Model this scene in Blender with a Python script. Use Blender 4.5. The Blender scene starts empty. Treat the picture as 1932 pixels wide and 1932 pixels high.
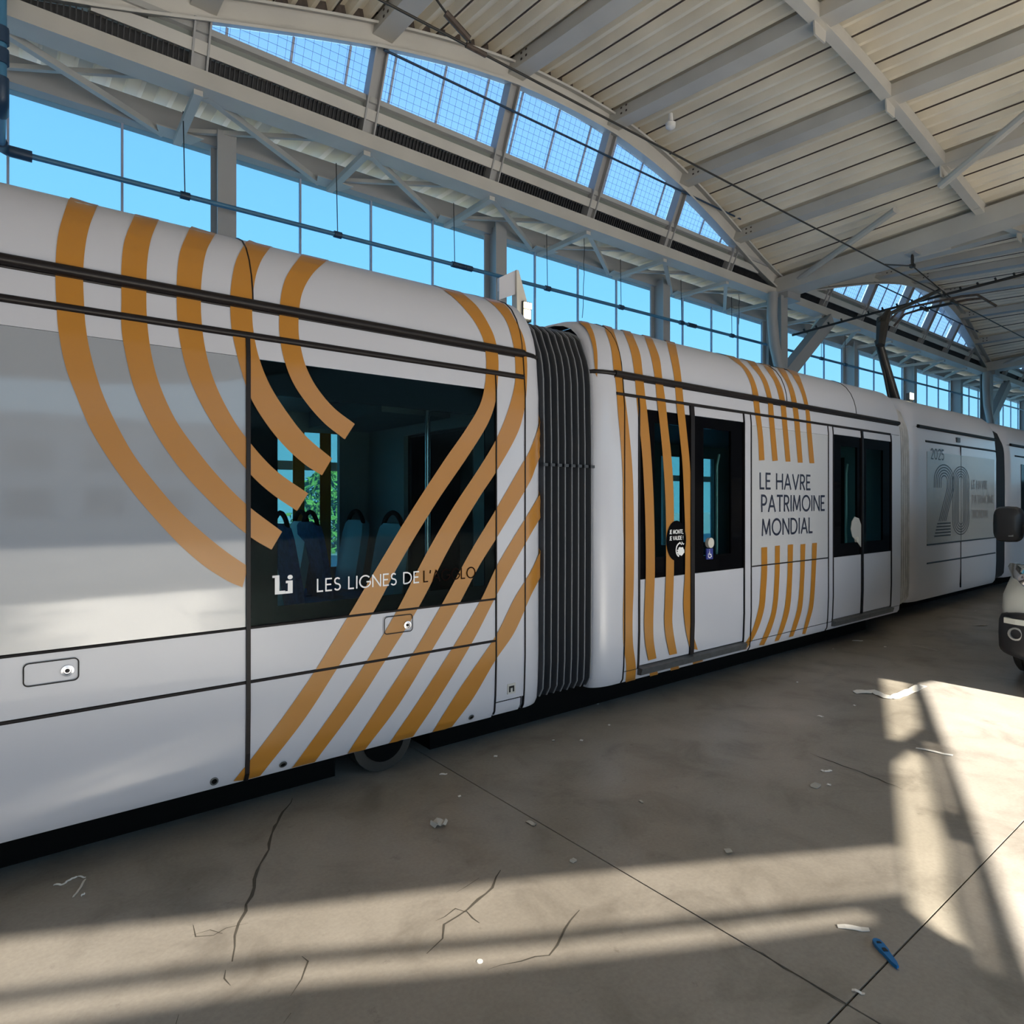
import bpy, math, random
from mathutils import Vector
from mathutils.geometry import delaunay_2d_cdt

random.seed(7)
scene = bpy.context.scene
COL = scene.collection

# ------------------------------------------------------------------ camera
FPX, VPX, HOR, CZ = 1230.0, 2515.0, 944.0, 1.6      # focal length, vanishing point of the tram's long axis, horizon (1932 px frame)
TH = math.atan2(VPX - 966, FPX)
CT, ST = math.cos(TH), math.sin(TH)
cam = bpy.data.cameras.new('camera')
cam.sensor_width = 36.0
cam.lens = 36.0 * FPX / 1932.0
cam.shift_y = (HOR - 966.0) / 1932.0
cam.clip_start, cam.clip_end = 0.05, 400
cam_o = bpy.data.objects.new('camera', cam)
COL.objects.link(cam_o)
cam_o.location = (0, 0, CZ)
cam_o.rotation_euler = (math.pi / 2, 0, TH - math.pi / 2)
scene.camera = cam_o

# ------------------------------------------------------------------ world, sun, exposure
scene.view_settings.view_transform = 'Standard'
scene.view_settings.look = 'None'
scene.view_settings.gamma = 1.0
scene.view_settings.use_curve_mapping = False
scene.view_settings.exposure = 0.12
SKY_STRENGTH = 2.1
SUN_STRENGTH = 25.0
SUN_EL = math.radians(30)
SX, SY = 0.15, -0.9887                      # plan direction towards the sun
w = bpy.data.worlds.new('sky')
scene.world = w
w.use_nodes = True
nt = w.node_tree
nt.nodes.clear()
o = nt.nodes.new('ShaderNodeOutputWorld')
bg = nt.nodes.new('ShaderNodeBackground')
tc = nt.nodes.new('ShaderNodeTexCoord')
sep = nt.nodes.new('ShaderNodeSeparateXYZ')
rmp = nt.nodes.new('ShaderNodeValToRGB')
rmp.color_ramp.elements[0].position = 0.0
rmp.color_ramp.elements[0].color = (0.62, 0.86, 1.0, 1)
rmp.color_ramp.elements[1].position = 0.75
rmp.color_ramp.elements[1].color = (0.22, 0.45, 0.95, 1)
e_ = rmp.color_ramp.elements.new(0.3)
e_.color = (0.36, 0.68, 1.0, 1)
nt.links.new(tc.outputs['Generated'], sep.inputs[0])
nt.links.new(sep.outputs['Z'], rmp.inputs['Fac'])
nt.links.new(rmp.outputs['Color'], bg.inputs['Color'])
bg.inputs['Strength'].default_value = SKY_STRENGTH
nt.links.new(bg.outputs[0], o.inputs['Surface'])

sun = bpy.data.lights.new('sun', 'SUN')
sun.energy = SUN_STRENGTH
sun.color = (1.0, 0.93, 0.80)
sun.angle = math.radians(0.35)
sun_o = bpy.data.objects.new('sun', sun)
COL.objects.link(sun_o)
sun_o.location = (5, -30, 20)
sd = Vector((SX * math.cos(SUN_EL), SY * math.cos(SUN_EL), math.sin(SUN_EL)))
sun_o.rotation_euler = sd.to_track_quat('Z', 'Y').to_euler()
scene.cycles.diffuse_bounces = 5
scene.cycles.max_bounces = 12
scene.cycles.transparent_max_bounces = 16
scene.cycles.sample_clamp_indirect = 6.0

# ------------------------------------------------------------------ measuring helpers: a sight line of the photograph met with a real surface
def sight(px, py):
    u, v = (px - 966) / FPX, (HOR - py) / FPX
    return (CT + ST * u, ST - CT * u, v)
def on_y(px, py, y):
    d = sight(px, py); t = y / d[1]
    return Vector((d[0] * t, y, CZ + d[2] * t))
def on_x(px, py, x):
    d = sight(px, py); t = x / d[0]
    return Vector((x, d[1] * t, CZ + d[2] * t))
def on_floor(px, py, z=0.0):
    d = sight(px, py); t = (z - CZ) / d[2]
    return Vector((d[0] * t, d[1] * t, z))

# ------------------------------------------------------------------ materials
MATS = {}
def mat(name, col, rough=0.5, metal=0.0, spec=0.5, noise=0.0, scale=5.0, bump=0.0, coat=0.0, emit=None, es=0.0, detail=6.0):
    m = bpy.data.materials.new(name)
    m.use_nodes = True
    n = m.node_tree
    b = n.nodes['Principled BSDF']
    b.inputs['Base Color'].default_value = (*col, 1)
    b.inputs['Roughness'].default_value = rough
    b.inputs['Metallic'].default_value = metal
    b.inputs['Specular IOR Level'].default_value = spec
    b.inputs['Coat Weight'].default_value = coat
    b.inputs['Coat Roughness'].default_value = 0.04
    if emit:
        b.inputs['Emission Color'].default_value = (*emit, 1)
        b.inputs['Emission Strength'].default_value = es
    if noise > 0 or bump > 0:
        t = n.nodes.new('ShaderNodeTexCoord')
        x = n.nodes.new('ShaderNodeTexNoise')
        x.inputs['Scale'].default_value = scale
        x.inputs['Detail'].default_value = detail
        n.links.new(t.outputs['Object'], x.inputs['Vector'])
        if noise > 0:
            r = n.nodes.new('ShaderNodeMapRange')
            r.inputs['From Min'].default_value = 0.3
            r.inputs['From Max'].default_value = 0.7
            r.inputs['To Min'].default_value = 1 - noise
            r.inputs['To Max'].default_value = 1 + noise * 0.5
            mx = n.nodes.new('ShaderNodeVectorMath')
            mx.operation = 'SCALE'
            mx.inputs[0].default_value = col
            n.links.new(x.outputs['Fac'], r.inputs['Value'])
            n.links.new(r.outputs[0], mx.inputs['Scale'])
            n.links.new(mx.outputs[0], b.inputs['Base Color'])
        if bump > 0:
            bp = n.nodes.new('ShaderNodeBump')
            bp.inputs['Strength'].default_value = bump
            bp.inputs['Distance'].default_value = 0.01
            n.links.new(x.outputs['Fac'], bp.inputs['Height'])
            n.links.new(bp.outputs[0], b.inputs['Normal'])
    MATS[name] = m
    return m

def glass(name, tint, refl=1.45, rough=0.01, haze=0.0, hazecol=(0.8, 0.85, 0.9)):
    m = bpy.data.materials.new(name)
    m.use_nodes = True
    n = m.node_tree
    n.nodes.clear()
    out = n.nodes.new('ShaderNodeOutputMaterial')
    tr = n.nodes.new('ShaderNodeBsdfTransparent')
    tr.inputs[0].default_value = (*tint, 1)
    gl = n.nodes.new('ShaderNodeBsdfGlossy')
    gl.inputs['Roughness'].default_value = rough
    lw = n.nodes.new('ShaderNodeLayerWeight')
    lw.inputs[0].default_value = 0.5
    pw = n.nodes.new('ShaderNodeMath')
    pw.operation = 'POWER'
    pw.inputs[1].default_value = 5.0
    n.links.new(lw.outputs['Facing'], pw.inputs[0])
    f0 = ((refl - 1) / (refl + 1)) ** 2
    fr = n.nodes.new('ShaderNodeMath')
    fr.operation = 'MULTIPLY_ADD'
    fr.inputs[1].default_value = min(1.0, f0 * 14)
    fr.inputs[2].default_value = f0
    n.links.new(pw.outputs[0], fr.inputs[0])
    mix = n.nodes.new('ShaderNodeMixShader')
    n.links.new(fr.outputs[0], mix.inputs[0])
    n.links.new(gl.outputs[0], mix.inputs[2])
    if haze > 0:
        tl = n.nodes.new('ShaderNodeBsdfTranslucent')
        tl.inputs[0].default_value = (*hazecol, 1)
        mh = n.nodes.new('ShaderNodeMixShader')
        mh.inputs[0].default_value = haze
        n.links.new(tr.outputs[0], mh.inputs[1])
        n.links.new(tl.outputs[0], mh.inputs[2])
        n.links.new(mh.outputs[0], mix.inputs[1])
    else:
        n.links.new(tr.outputs[0], mix.inputs[1])
    n.links.new(mix.outputs[0], out.inputs[0])
    MATS[name] = m
    return m

mat('tram_white', (0.48, 0.49, 0.55), 0.28, spec=0.5, coat=0.15)
mat('tram_roof', (0.46, 0.475, 0.54), 0.35, spec=0.5)
mat('film_grey', (0.27, 0.288, 0.325), 0.05, spec=0.5, coat=0.25)
mat('film_dull', (0.36, 0.37, 0.38), 0.22, spec=0.35)
mat('panel_grey', (0.44, 0.45, 0.48), 0.25, spec=0.5)
mat('orange', (0.38, 0.165, 0.022), 0.28, spec=0.4, coat=0.12)
mat('print_dark', (0.018, 0.022, 0.045), 0.4)
mat('print_brown', (0.007, 0.002, 0.001), 0.7, spec=0.05)
mat('print_white', (0.8, 0.8, 0.82), 0.4)
mat('print_grey', (0.022, 0.025, 0.032), 0.4)
mat('print_faint', (0.15, 0.13, 0.13), 0.4)
mat('rubber', (0.010, 0.008, 0.009), 0.45, spec=0.2)
mat('frit', (0.003, 0.003, 0.004), 0.08, spec=0.03)
mat('bellow', (0.018, 0.021, 0.028), 0.42, spec=0.5)
mat('bellow_edge', (0.16, 0.17, 0.19), 0.4)
mat('bellow_pale', (0.50, 0.49, 0.49), 0.5, noise=0.25, scale=6)
mat('sill_grey', (0.07, 0.075, 0.08), 0.45, noise=0.3, scale=20)
mat('under', (0.003, 0.003, 0.003), 0.9, spec=0.1)
mat('chrome', (0.6, 0.6, 0.62), 0.2, metal=1.0)
mat('steel_grey', (0.33, 0.34, 0.35), 0.45, metal=0.3)
mat('interior_dark', (0.06, 0.065, 0.07), 0.6)
mat('interior_grey', (0.20, 0.22, 0.23), 0.5)
mat('seat_blue', (0.05, 0.10, 0.28), 0.7, noise=0.4, scale=30)
mat('seat_pale', (0.16, 0.30, 0.40), 0.35)
mat('button', (0.55, 0.53, 0.48), 0.4)
mat('blue_sign', (0.02, 0.03, 0.22), 0.4)
mat('wheel_steel', (0.05, 0.045, 0.04), 0.5, metal=0.6)
mat('steel_white', (0.55, 0.53, 0.49), 0.5, noise=0.10, scale=1.5)
mat('deck', (0.82, 0.755, 0.63), 0.5, noise=0.12, scale=1.2)
mat('post_grey', (0.35, 0.35, 0.35), 0.45)
mat('ledge_green', (0.18, 0.20, 0.185), 0.5)
mat('grille_dark', (0.028, 0.03, 0.035), 0.6)
mat('wall_column', (0.42, 0.41, 0.40), 0.5)
mat('mullion', (0.40, 0.44, 0.55), 0.5)
mat('pipe_blue', (0.06, 0.20, 0.34), 0.4)
mat('pipe_dark', (0.02, 0.05, 0.10), 0.45)
mat('wire', (0.03, 0.028, 0.026), 0.5, metal=0.3)
mat('rust', (0.07, 0.05, 0.04), 0.6, noise=0.5, scale=20)
mat('clad', (0.45, 0.45, 0.44), 0.6, noise=0.1, scale=0.8)
mat('paper', (0.80, 0.79, 0.78), 0.6)
mat('paper_dull', (0.45, 0.44, 0.42), 0.6)
mat('cutter_blue', (0.01, 0.17, 0.48), 0.35)
mat('crack', (0.075, 0.068, 0.058), 0.9)
mat('joint', (0.05, 0.046, 0.04), 0.9)
mat('van_white', (0.68, 0.72, 0.70), 0.2, coat=0.5)
mat('van_black', (0.022, 0.024, 0.030), 0.45)
mat('van_tyre', (0.055, 0.05, 0.045), 0.8, noise=0.4, scale=25)
mat('lamp_glass', (0.75, 0.78, 0.80), 0.08, metal=0.85)
mat('lamp_on', (1, 0.95, 0.8), 0.4, emit=(1.0, 0.86, 0.55), es=6.0)
mat('leaf', (0.30, 0.42, 0.05), 0.6, noise=0.6, scale=3)
mat('leaf_dark', (0.20, 0.32, 0.05), 0.6, noise=0.6, scale=3)
mat('yard', (0.36, 0.345, 0.32), 0.8, noise=0.2, scale=0.4)
mat('facade', (0.55, 0.54, 0.52), 0.7, noise=0.06, scale=0.5)
mat('facade_glass', (0.05, 0.07, 0.10), 0.05, spec=0.8)
glass('tram_glass', (0.70, 0.83, 0.82), 1.09)
glass('door_glass', (0.60, 0.76, 0.75), 1.09)
glass('polycarb', (0.54, 0.69, 0.74), 1.25, 0.15, haze=0.06, hazecol=(0.55, 0.75, 0.95))
glass('clerestory_glass', (0.64, 0.72, 0.80), 1.25, 0.1, haze=0.12, hazecol=(0.8, 0.85, 0.95))
glass('sun_pane', (0.33, 0.318, 0.30), 1.25, 0.1)
glass('sun_pane_clear', (0.66, 0.64, 0.58), 1.35, 0.1)

def concrete():
    m = bpy.data.materials.new('concrete')
    m.use_nodes = True
    n = m.node_tree
    b = n.nodes['Principled BSDF']
    t = n.nodes.new('ShaderNodeTexCoord')
    def noise(scale, detail, rough=0.55, dist=0.0):
        x = n.nodes.new('ShaderNodeTexNoise')
        x.inputs['Scale'].default_value = scale
        x.inputs['Detail'].default_value = detail
        x.inputs['Roughness'].default_value = rough
        x.inputs['Distortion'].default_value = dist
        n.links.new(t.outputs['Object'], x.inputs['Vector'])
        return x.outputs['Fac']
    def ramp(src, stops):
        r = n.nodes.new('ShaderNodeValToRGB')
        els = r.color_ramp.elements
        els[0].position, els[0].color = stops[0][0], (*stops[0][1], 1)
        els[1].position, els[1].color = stops[-1][0], (*stops[-1][1], 1)
        for p, c in stops[1:-1]:
            e = els.new(p); e.color = (*c, 1)
        n.links.new(src, r.inputs[0])
        return r.outputs[0]
    def mult(a, c, f=1.0):
        x = n.nodes.new('ShaderNodeMixRGB')
        x.blend_type = 'MULTIPLY'
        x.inputs[0].default_value = f
        n.links.new(a, x.inputs[1]); n.links.new(c, x.inputs[2])
        return x.outputs[0]
    base = ramp(noise(0.55, 5, 0.6, 0.4), [(0.3, (0.26, 0.236, 0.208)), (0.5, (0.325, 0.30, 0.272)), (0.72, (0.375, 0.352, 0.326))])
    mid = ramp(noise(2.6, 8, 0.62, 0.6), [(0.32, (0.70, 0.69, 0.68)), (0.5, (0.97, 0.97, 0.97)), (0.70, (1.06, 1.06, 1.06))])
    spots = ramp(noise(9.0, 6, 0.7), [(0.28, (0.62, 0.60, 0.58)), (0.37, (1, 1, 1)), (1.0, (1, 1, 1))])
    fine = ramp(noise(60.0, 3), [(0.3, (0.90, 0.90, 0.90)), (0.7, (1.04, 1.04, 1.04))])
    c = mult(mult(mult(base, mid), spots, 0.8), fine)
    n.links.new(c, b.inputs['Base Color'])
    rr = ramp(noise(1.4, 6, 0.6, 0.5), [(0.3, (0.28, 0.28, 0.28)), (0.7, (0.48, 0.48, 0.48))])
    n.links.new(rr, b.inputs['Roughness'])
    b.inputs['Specular IOR Level'].default_value = 0.5
    bp = n.nodes.new('ShaderNodeBump')
    bp.inputs['Strength'].default_value = 0.04
    bp.inputs['Distance'].default_value = 0.004
    n.links.new(noise(40, 5), bp.inputs['Height'])
    n.links.new(bp.outputs[0], b.inputs['Normal'])
    MATS['concrete'] = m
concrete()

# ------------------------------------------------------------------ mesh building
class MB:
    def __init__(s):
        s.v, s.f = [], []
    def add(s, vs, fs):
        k = len(s.v)
        s.v += [tuple(p) for p in vs]
        s.f += [tuple(i + k for i in f) for f in fs]
        return s
    def box(s, x0, x1, y0, y1, z0, z1):
        return s.add([(x0, y0, z0), (x1, y0, z0), (x1, y1, z0), (x0, y1, z0), (x0, y0, z1), (x1, y0, z1), (x1, y1, z1), (x0, y1, z1)],
                     [(3, 2, 1, 0), (4, 5, 6, 7), (0, 1, 5, 4), (1, 2, 6, 5), (2, 3, 7, 6), (3, 0, 4, 7)])
    def bar(s, a, b, wd, ht, up=(0, 0, 1)):
        a, b, up = Vector(a), Vector(b), Vector(up)
        d = (b - a).normalized()
        r = d.cross(up)
        if r.length < 1e-4:
            r = d.cross(Vector((1, 0, 0)))
        r.normalize()
        u = r.cross(d)
        vs = []
        for p in (a, b):
            for i, j in ((-1, -1), (1, -1), (1, 1), (-1, 1)):
                vs.append(p + r * (i * wd / 2) + u * (j * ht / 2))
        return s.add(vs, [(0, 1, 2, 3), (7, 6, 5, 4), (0, 4, 5, 1), (1, 5, 6, 2), (2, 6, 7, 3), (3, 7, 4, 0)])
    def ibeam(s, a, b, wd, ht, up=(0, 0, 1), t=0.02):
        a, b, upv = Vector(a), Vector(b), Vector(up)
        d = (b - a).normalized()
        r = d.cross(upv).normalized()
        u = r.cross(d)
        h = u * (ht / 2 - t / 2)
        s.bar(a + h, b + h, wd, t, up)
        s.bar(a - h, b - h, wd, t, up)
        s.bar(a, b, t, ht - 2 * t, up)
        return s
    def tube(s, pts, r, n=10, caps=True):
        pts = [Vector(p) for p in pts]
        rings = []
        prev = None
        for i, p in enumerate(pts):
            d = (pts[min(i + 1, len(pts) - 1)] - pts[max(i - 1, 0)]).normalized()
            if prev is None:
                a = d.orthogonal().normalized()
            else:
                a = prev - d * prev.dot(d)
                a = a.normalized() if a.length > 1e-6 else d.orthogonal().normalized()
            prev = a
            b = d.cross(a)
            rr = r[i] if isinstance(r, (list, tuple)) else r
            rings.append([p + (a * math.cos(q * 2 * math.pi / n) + b * math.sin(q * 2 * math.pi / n)) * rr for q in range(n)])
        vs = [p for g in rings for p in g]
        fs = []
        for i in range(len(pts) - 1):
            for q in range(n):
                fs.append((i * n + q, i * n + (q + 1) % n, (i + 1) * n + (q + 1) % n, (i + 1) * n + q))
        if caps:
            fs.append(tuple(range(n - 1, -1, -1)))
            fs.append(tuple((len(pts) - 1) * n + q for q in range(n)))
        return s.add(vs, fs)
    def grid(s, rows):
        n = len(rows[0])
        vs = [p for r in rows for p in r]
        fs = []
        for i in range(len(rows) - 1):
            for j in range(n - 1):
                fs.append((i * n + j, i * n + j + 1, (i + 1) * n + j + 1, (i + 1) * n + j))
        return s.add(vs, fs)
    def loft(s, rings, caps=True):
        n = len(rings[0])
        vs = [p for r in rings for p in r]
        fs = []
        for i in range(len(rings) - 1):
            for j in range(n):
                fs.append((i * n + j, i * n + (j + 1) % n, (i + 1) * n + (j + 1) % n, (i + 1) * n + j))
        if caps:
            fs.append(tuple(range(n - 1, -1, -1)))
            fs.append(tuple((len(rings) - 1) * n + j for j in range(n)))
        return s.add(vs, fs)
    def prism(s, poly, a, b, axis='y'):
        def pt(p, q):
            return {'y': (p[0], q, p[1]), 'x': (q, p[0], p[1]), 'z': (p[0], p[1], q)}[axis]
        n = len(poly)
        vs = [pt(p, a) for p in poly] + [pt(p, b) for p in poly]
        return s.add(vs, [tuple(range(n)), tuple(range(2 * n - 1, n - 1, -1))] + [(i, i + n, (i + 1) % n + n, (i + 1) % n) for i in range(n)])
    def mesh(s, name, m, smooth=None):
        me = bpy.data.meshes.new(name)
        me.from_pydata(s.v, [], s.f)
        me.materials.append(MATS[m])
        if smooth is not None:
            me.polygons.foreach_set('use_smooth', [True] * len(me.polygons))
            me.set_sharp_from_angle(angle=math.radians(smooth))
        me.update()
        return me
    def build(s, name, m, parent=None, smooth=None):
        return link(name, s.mesh(name, m, smooth), parent)

def link(name, data, parent=None, loc=None):
    ob = bpy.data.objects.new(name, data)
    COL.objects.link(ob)
    if parent:
        ob.parent = parent
    if loc is not None:
        ob.location = loc
    return ob
def tag(ob, label, cat=None, group=None, kind=None):
    ob['label'] = label
    if cat: ob['category'] = cat
    if group: ob['group'] = group
    if kind: ob['kind'] = kind
    return ob
def empty(name, loc=(0, 0, 0)):
    ob = bpy.data.objects.new(name, None)
    COL.objects.link(ob)
    ob.location = loc
    ob.empty_display_size = 0.2
    return ob
def struct(name, label):
    return tag(empty(name), label, kind='structure')
def lerp_table(tab, x):
    if x <= tab[0][0]: return tab[0][1]
    for (a, b), (c, d) in zip(tab, tab[1:]):
        if x <= c:
            return b + (d - b) * (x - a) / (c - a)
    return tab[-1][1]

# ================================================================== THE HALL
X0, BAY, NI = -0.25, 13.72, 7          # first bay, bay length, post intervals per bay
STEP = BAY / NI
Y_OPEN = -6.0                          # open long side of the hall
CH_Y, CH_Z = 7.6, 6.18                 # chord of the arched clerestory
GT = [(0, 1.0), (0.5, 0.994), (1, 0.975), (1.5, 0.935), (2, 0.882), (2.5, 0.815), (3, 0.735), (3.5, 0.645), (4, 0.548), (4.5, 0.446), (4.95, 0.352), (5.5, 0.235), (6.0, 0.135), (6.5, 0.05), (6.87, 0.0)]
def g_(x):
    d = abs(((x - X0) % BAY) - BAY / 2)
    return lerp_table(GT, d)
def arch_z(x):                          # underside of the arch
    return 6.20 + 1.185 * g_(x)
def tilt_y(z):                          # the arch plane leans inwards
    return CH_Y - (z - CH_Z) * 0.45
def deck_z(x, y):
    base = 6.2 + (7.4 - y) * (0.055 if y > 0 else 0.055)
    rise = max(0.15, 1.18 + (y - 7.1) * 0.136)
    return base + rise * g_(x) + 0.25

# floor --------------------------------------------------------------
floor = struct('floor', 'grey polished concrete floor with joints and cracks')
MB().box(-14, 41, Y_OPEN, 9.0, -0.25, -0.008).build('joint_bed', 'joint', floor)
xs = [-14, -7.8, 2.12, 12.1, 22.1, 32.1, 41]
ys = [Y_OPEN, 0.96, 8.95]
for i in range(len(xs) - 1):
    for j in range(len(ys) - 1):
        gp = 0.0035
        MB().box(xs[i] + gp, xs[i + 1] - gp, ys[j] + gp, ys[j + 1] - gp, -0.007, 0.0).build('floor_slab', 'concrete', floor)

def ribbon(pts, wd, z=0.0015, taper=True):
    rows = []
    n = len(pts)
    for i, p in enumerate(pts):
        a, b = pts[max(0, i - 1)], pts[min(n - 1, i + 1)]
        d = Vector((b[0] - a[0], b[1] - a[1], 0)).normalized()
        nn = Vector((-d.y, d.x, 0))
        ww = wd * (0.5 + 0.9 * random.random())
        if taper:
            ww *= min(1, 0.25 + 4 * i / n, 0.25 + 4 * (n - 1 - i) / n)
        q = Vector((p[0], p[1], z))
        rows.append([q - nn * ww / 2, q + nn * ww / 2])
    return rows
def crack(pxs, wd, jit=0.02, step=0.05):
    P = [on_floor(*p) for p in pxs]
    pts = []
    for a, b in zip(P, P[1:]):
        k = max(1, int((b - a).length / step))
        for i in range(k):
            q = a.lerp(b, i / k)
            pts.append((q.x + random.uniform(-jit, jit), q.y + random.uniform(-jit, jit)))
    pts.append((P[-1].x, P[-1].y))
    MB().grid(ribbon(pts, wd)).build('crack', 'crack', floor)
crack([(552, 1505), (520, 1560), (497, 1615), (478, 1675), (462, 1720), (443, 1765), (438, 1815)], 0.012, 0.010)
crack([(1527, 1422), (1575, 1440), (1625, 1457), (1703, 1490)], 0.007, 0.008)
crack([(945, 1640), (928, 1672), (905, 1700), (880, 1718), (845, 1745), (835, 1775), (805, 1800)], 0.012, 0.012)
crack([(880, 1718), (860, 1712), (838, 1728), (822, 1738)], 0.005, 0.008)
crack([(880, 1718), (895, 1733), (905, 1742)], 0.006, 0.006)
crack([(905, 1655), (880, 1672), (860, 1685)], 0.004, 0.006)
crack([(1090, 1720), (1060, 1768), (1035, 1800), (920, 1830)], 0.006, 0.012)
crack([(1400, 1785), (1440, 1800), (1480, 1828), (1540, 1862), (1600, 1900)], 0.004, 0.004)
crack([(430, 1830), (420, 1850), (435, 1860)], 0.005, 0.008)
crack([(360, 1765), (395, 1758), (420, 1762)], 0.004, 0.008)
crack([(362, 1745), (372, 1765), (400, 1768), (430, 1752), (468, 1742)], 0.004, 0.008)
crack([(575, 1805), (580, 1815), (565, 1850), (548, 1880)], 0.005, 0.008)
crack([(550, 1910), (535, 1931)], 0.006, 0.006)
crack([(332, 1931), (337, 1915)], 0.006, 0.006)
ygr = MB().box(-70, 110, -90, 60, -0.6, -0.26).build('ground', 'yard')
tag(ygr, 'pale paved yard around the hall', kind='structure')
MB().box(-70, 110, -90, Y_OPEN - 0.02, -0.26, -0.01).build('yard_paving', 'yard', ygr)

# ceiling ------------------------------------------------------------
ceiling = struct('ceiling', 'cream corrugated metal roof on white steel beams')
RIBP = STEP / 9
def sheet_mesh(k, half):
    xa = X0 + k * STEP + half * STEP / 3
    pro = []
    for r in range(3):
        b = xa + r * RIBP
        pro += [(b + 0.00 * RIBP, 0.0), (b + 0.20 * RIBP, 0.0), (b + 0.40 * RIBP, 0.10), (b + 0.76 * RIBP, 0.10), (b + 0.96 * RIBP, 0.0)]
    pro.append((xa + 3 * RIBP, 0.0))
    rows = []
    for x, dz in pro:
        ya = tilt_y(arch_z(x) + 0.25) + 0.08
        rows.append([(x - X0, y, deck_z(x, min(y, 7.6)) + dz) for y in (ya, 5.6, 3.8, 1.9, 0.0, -3.0, -6.3)])
    mb = MB().grid(rows)
    lo = [[(x - X0, y, z + 0.05 - 0.0) for x, y, z in r] for r in rows]
    return mb.mesh('roof_sheet', 'deck')
for k in range(NI):
    for half in (0, 1, 2):
        me = sheet_mesh(k, half)
        for b in range(-1, 3):
            link('roof_sheet', me, ceiling, (X0 + b * BAY, 0, 0))
roof_top = MB()
rows = []
for i in range(4 * 28 + 1):
    x = X0 - BAY + i * BAY / 28
    rows.append([(x, y, deck_z(x, min(y, 7.6)) + 0.24) for y in (7.75, 5.6, 3.8, 0, -3, -6.4)])
roof_top.grid(rows).build('roof_covering', 'clad', ceiling)
# lap seams between the sheets
for k in range(NI):
    for q in (0.345, 0.68):
        x = X0 + (k + q) * STEP
        ya = tilt_y(arch_z(x) + 0.25) + 0.05
        pts = [(x - X0, y, deck_z(x, y) - 0.006) for y in (ya, 5.6, 3.8, 1.9, 0.0, -3.0, -6.2)]
        mb = MB()
        for a, b2 in zip(pts, pts[1:]):
            mb.bar(a, b2, 0.015, 0.018)
        me = mb.mesh('lap_seam', 'rust')
        for b in range(-1, 3):
            link('lap_seam', me, ceiling, (X0 + b * BAY, 0, 0))
# purlins
for k in range(NI):
    x = X0 + k * STEP
    valley = (k == 0)
    ya = tilt_y(arch_z(x) + 0.25) + 0.05
    pts = [(0, y, deck_z(x, y) - (0.09 if not valley else 0.22)) for y in (ya, 5.6, 3.8, 1.9, 0.0, -3.0, -6.2)]
    mb = MB()
    for a, b2 in zip(pts, pts[1:]):
        mb.bar(a, b2, 0.55 if valley else 0.26, 0.17 if not valley else 0.3)
    me = mb.mesh('roof_beam', 'steel_white')
    mbb = MB()
    for (dx, dz) in ((-.05, .05), (.05, .05), (-.05, -.05), (.05, -.05)):
        mbb.box(-0.136, 0.136, ya - 0.35 + dx, ya - 0.32 + dx, pts[0][2] + dz * 0.8 - 0.012, pts[0][2] + dz * 0.8 + 0.012)
    mebolt = mbb.mesh('beam_bolts', 'rust')
    for b in range(-1, 4):
        if b == 3 and k > 0: continue
        ob = link('roof_beam', me, ceiling, (x + b * BAY, 0, 0))
        if not valley and b in (0, 1):
            link('beam_bolts', mebolt, ob)
# ribs parallel to the arch
for yr in (3.75, 0.2, -3.2):
    for k in range(NI):
        mb = MB()
        for s_ in range(4):
            xa, xb = X0 + (k + s_ / 4) * STEP, X0 + (k + (s_ + 1) / 4) * STEP
            mb.bar((xa - X0, yr, deck_z(xa, yr) - 0.10), (xb - X0, yr, deck_z(xb, yr) - 0.10), 0.13, 0.17)
        xg = X0 + k * STEP
        mb.prism([(xg - X0 - 0.16, deck_z(xg, yr) - 0.05), (xg - X0 + 0.16, deck_z(xg, yr) - 0.05), (xg - X0 + 0.12, deck_z(xg, yr) - 0.34), (xg - X0 - 0.12, deck_z(xg, yr) - 0.34)], yr - 0.01, yr + 0.01)
        me = mb.mesh('roof_rib', 'steel_white')
        for b in range(-1, 3):
            link('roof_rib', me, ceiling, (X0 + b * BAY, 0, 0))
# diagonal tubes under the deck
for b in (0, 1):
    for A_, B_ in (((13.35, 7.2, 6.22), (12.2, 4.7, 6.62)), ((13.6, 7.2, 6.22), (14.8, 4.7, 6.62)), ((11.54, 3.8, 6.50), (10.6, 2.2, 6.84))):
        MB().tube([A_, B_], 0.06, 8).build('roof_brace', 'steel_white', ceiling, 40).location = (b * BAY, 0, 0)

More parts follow.
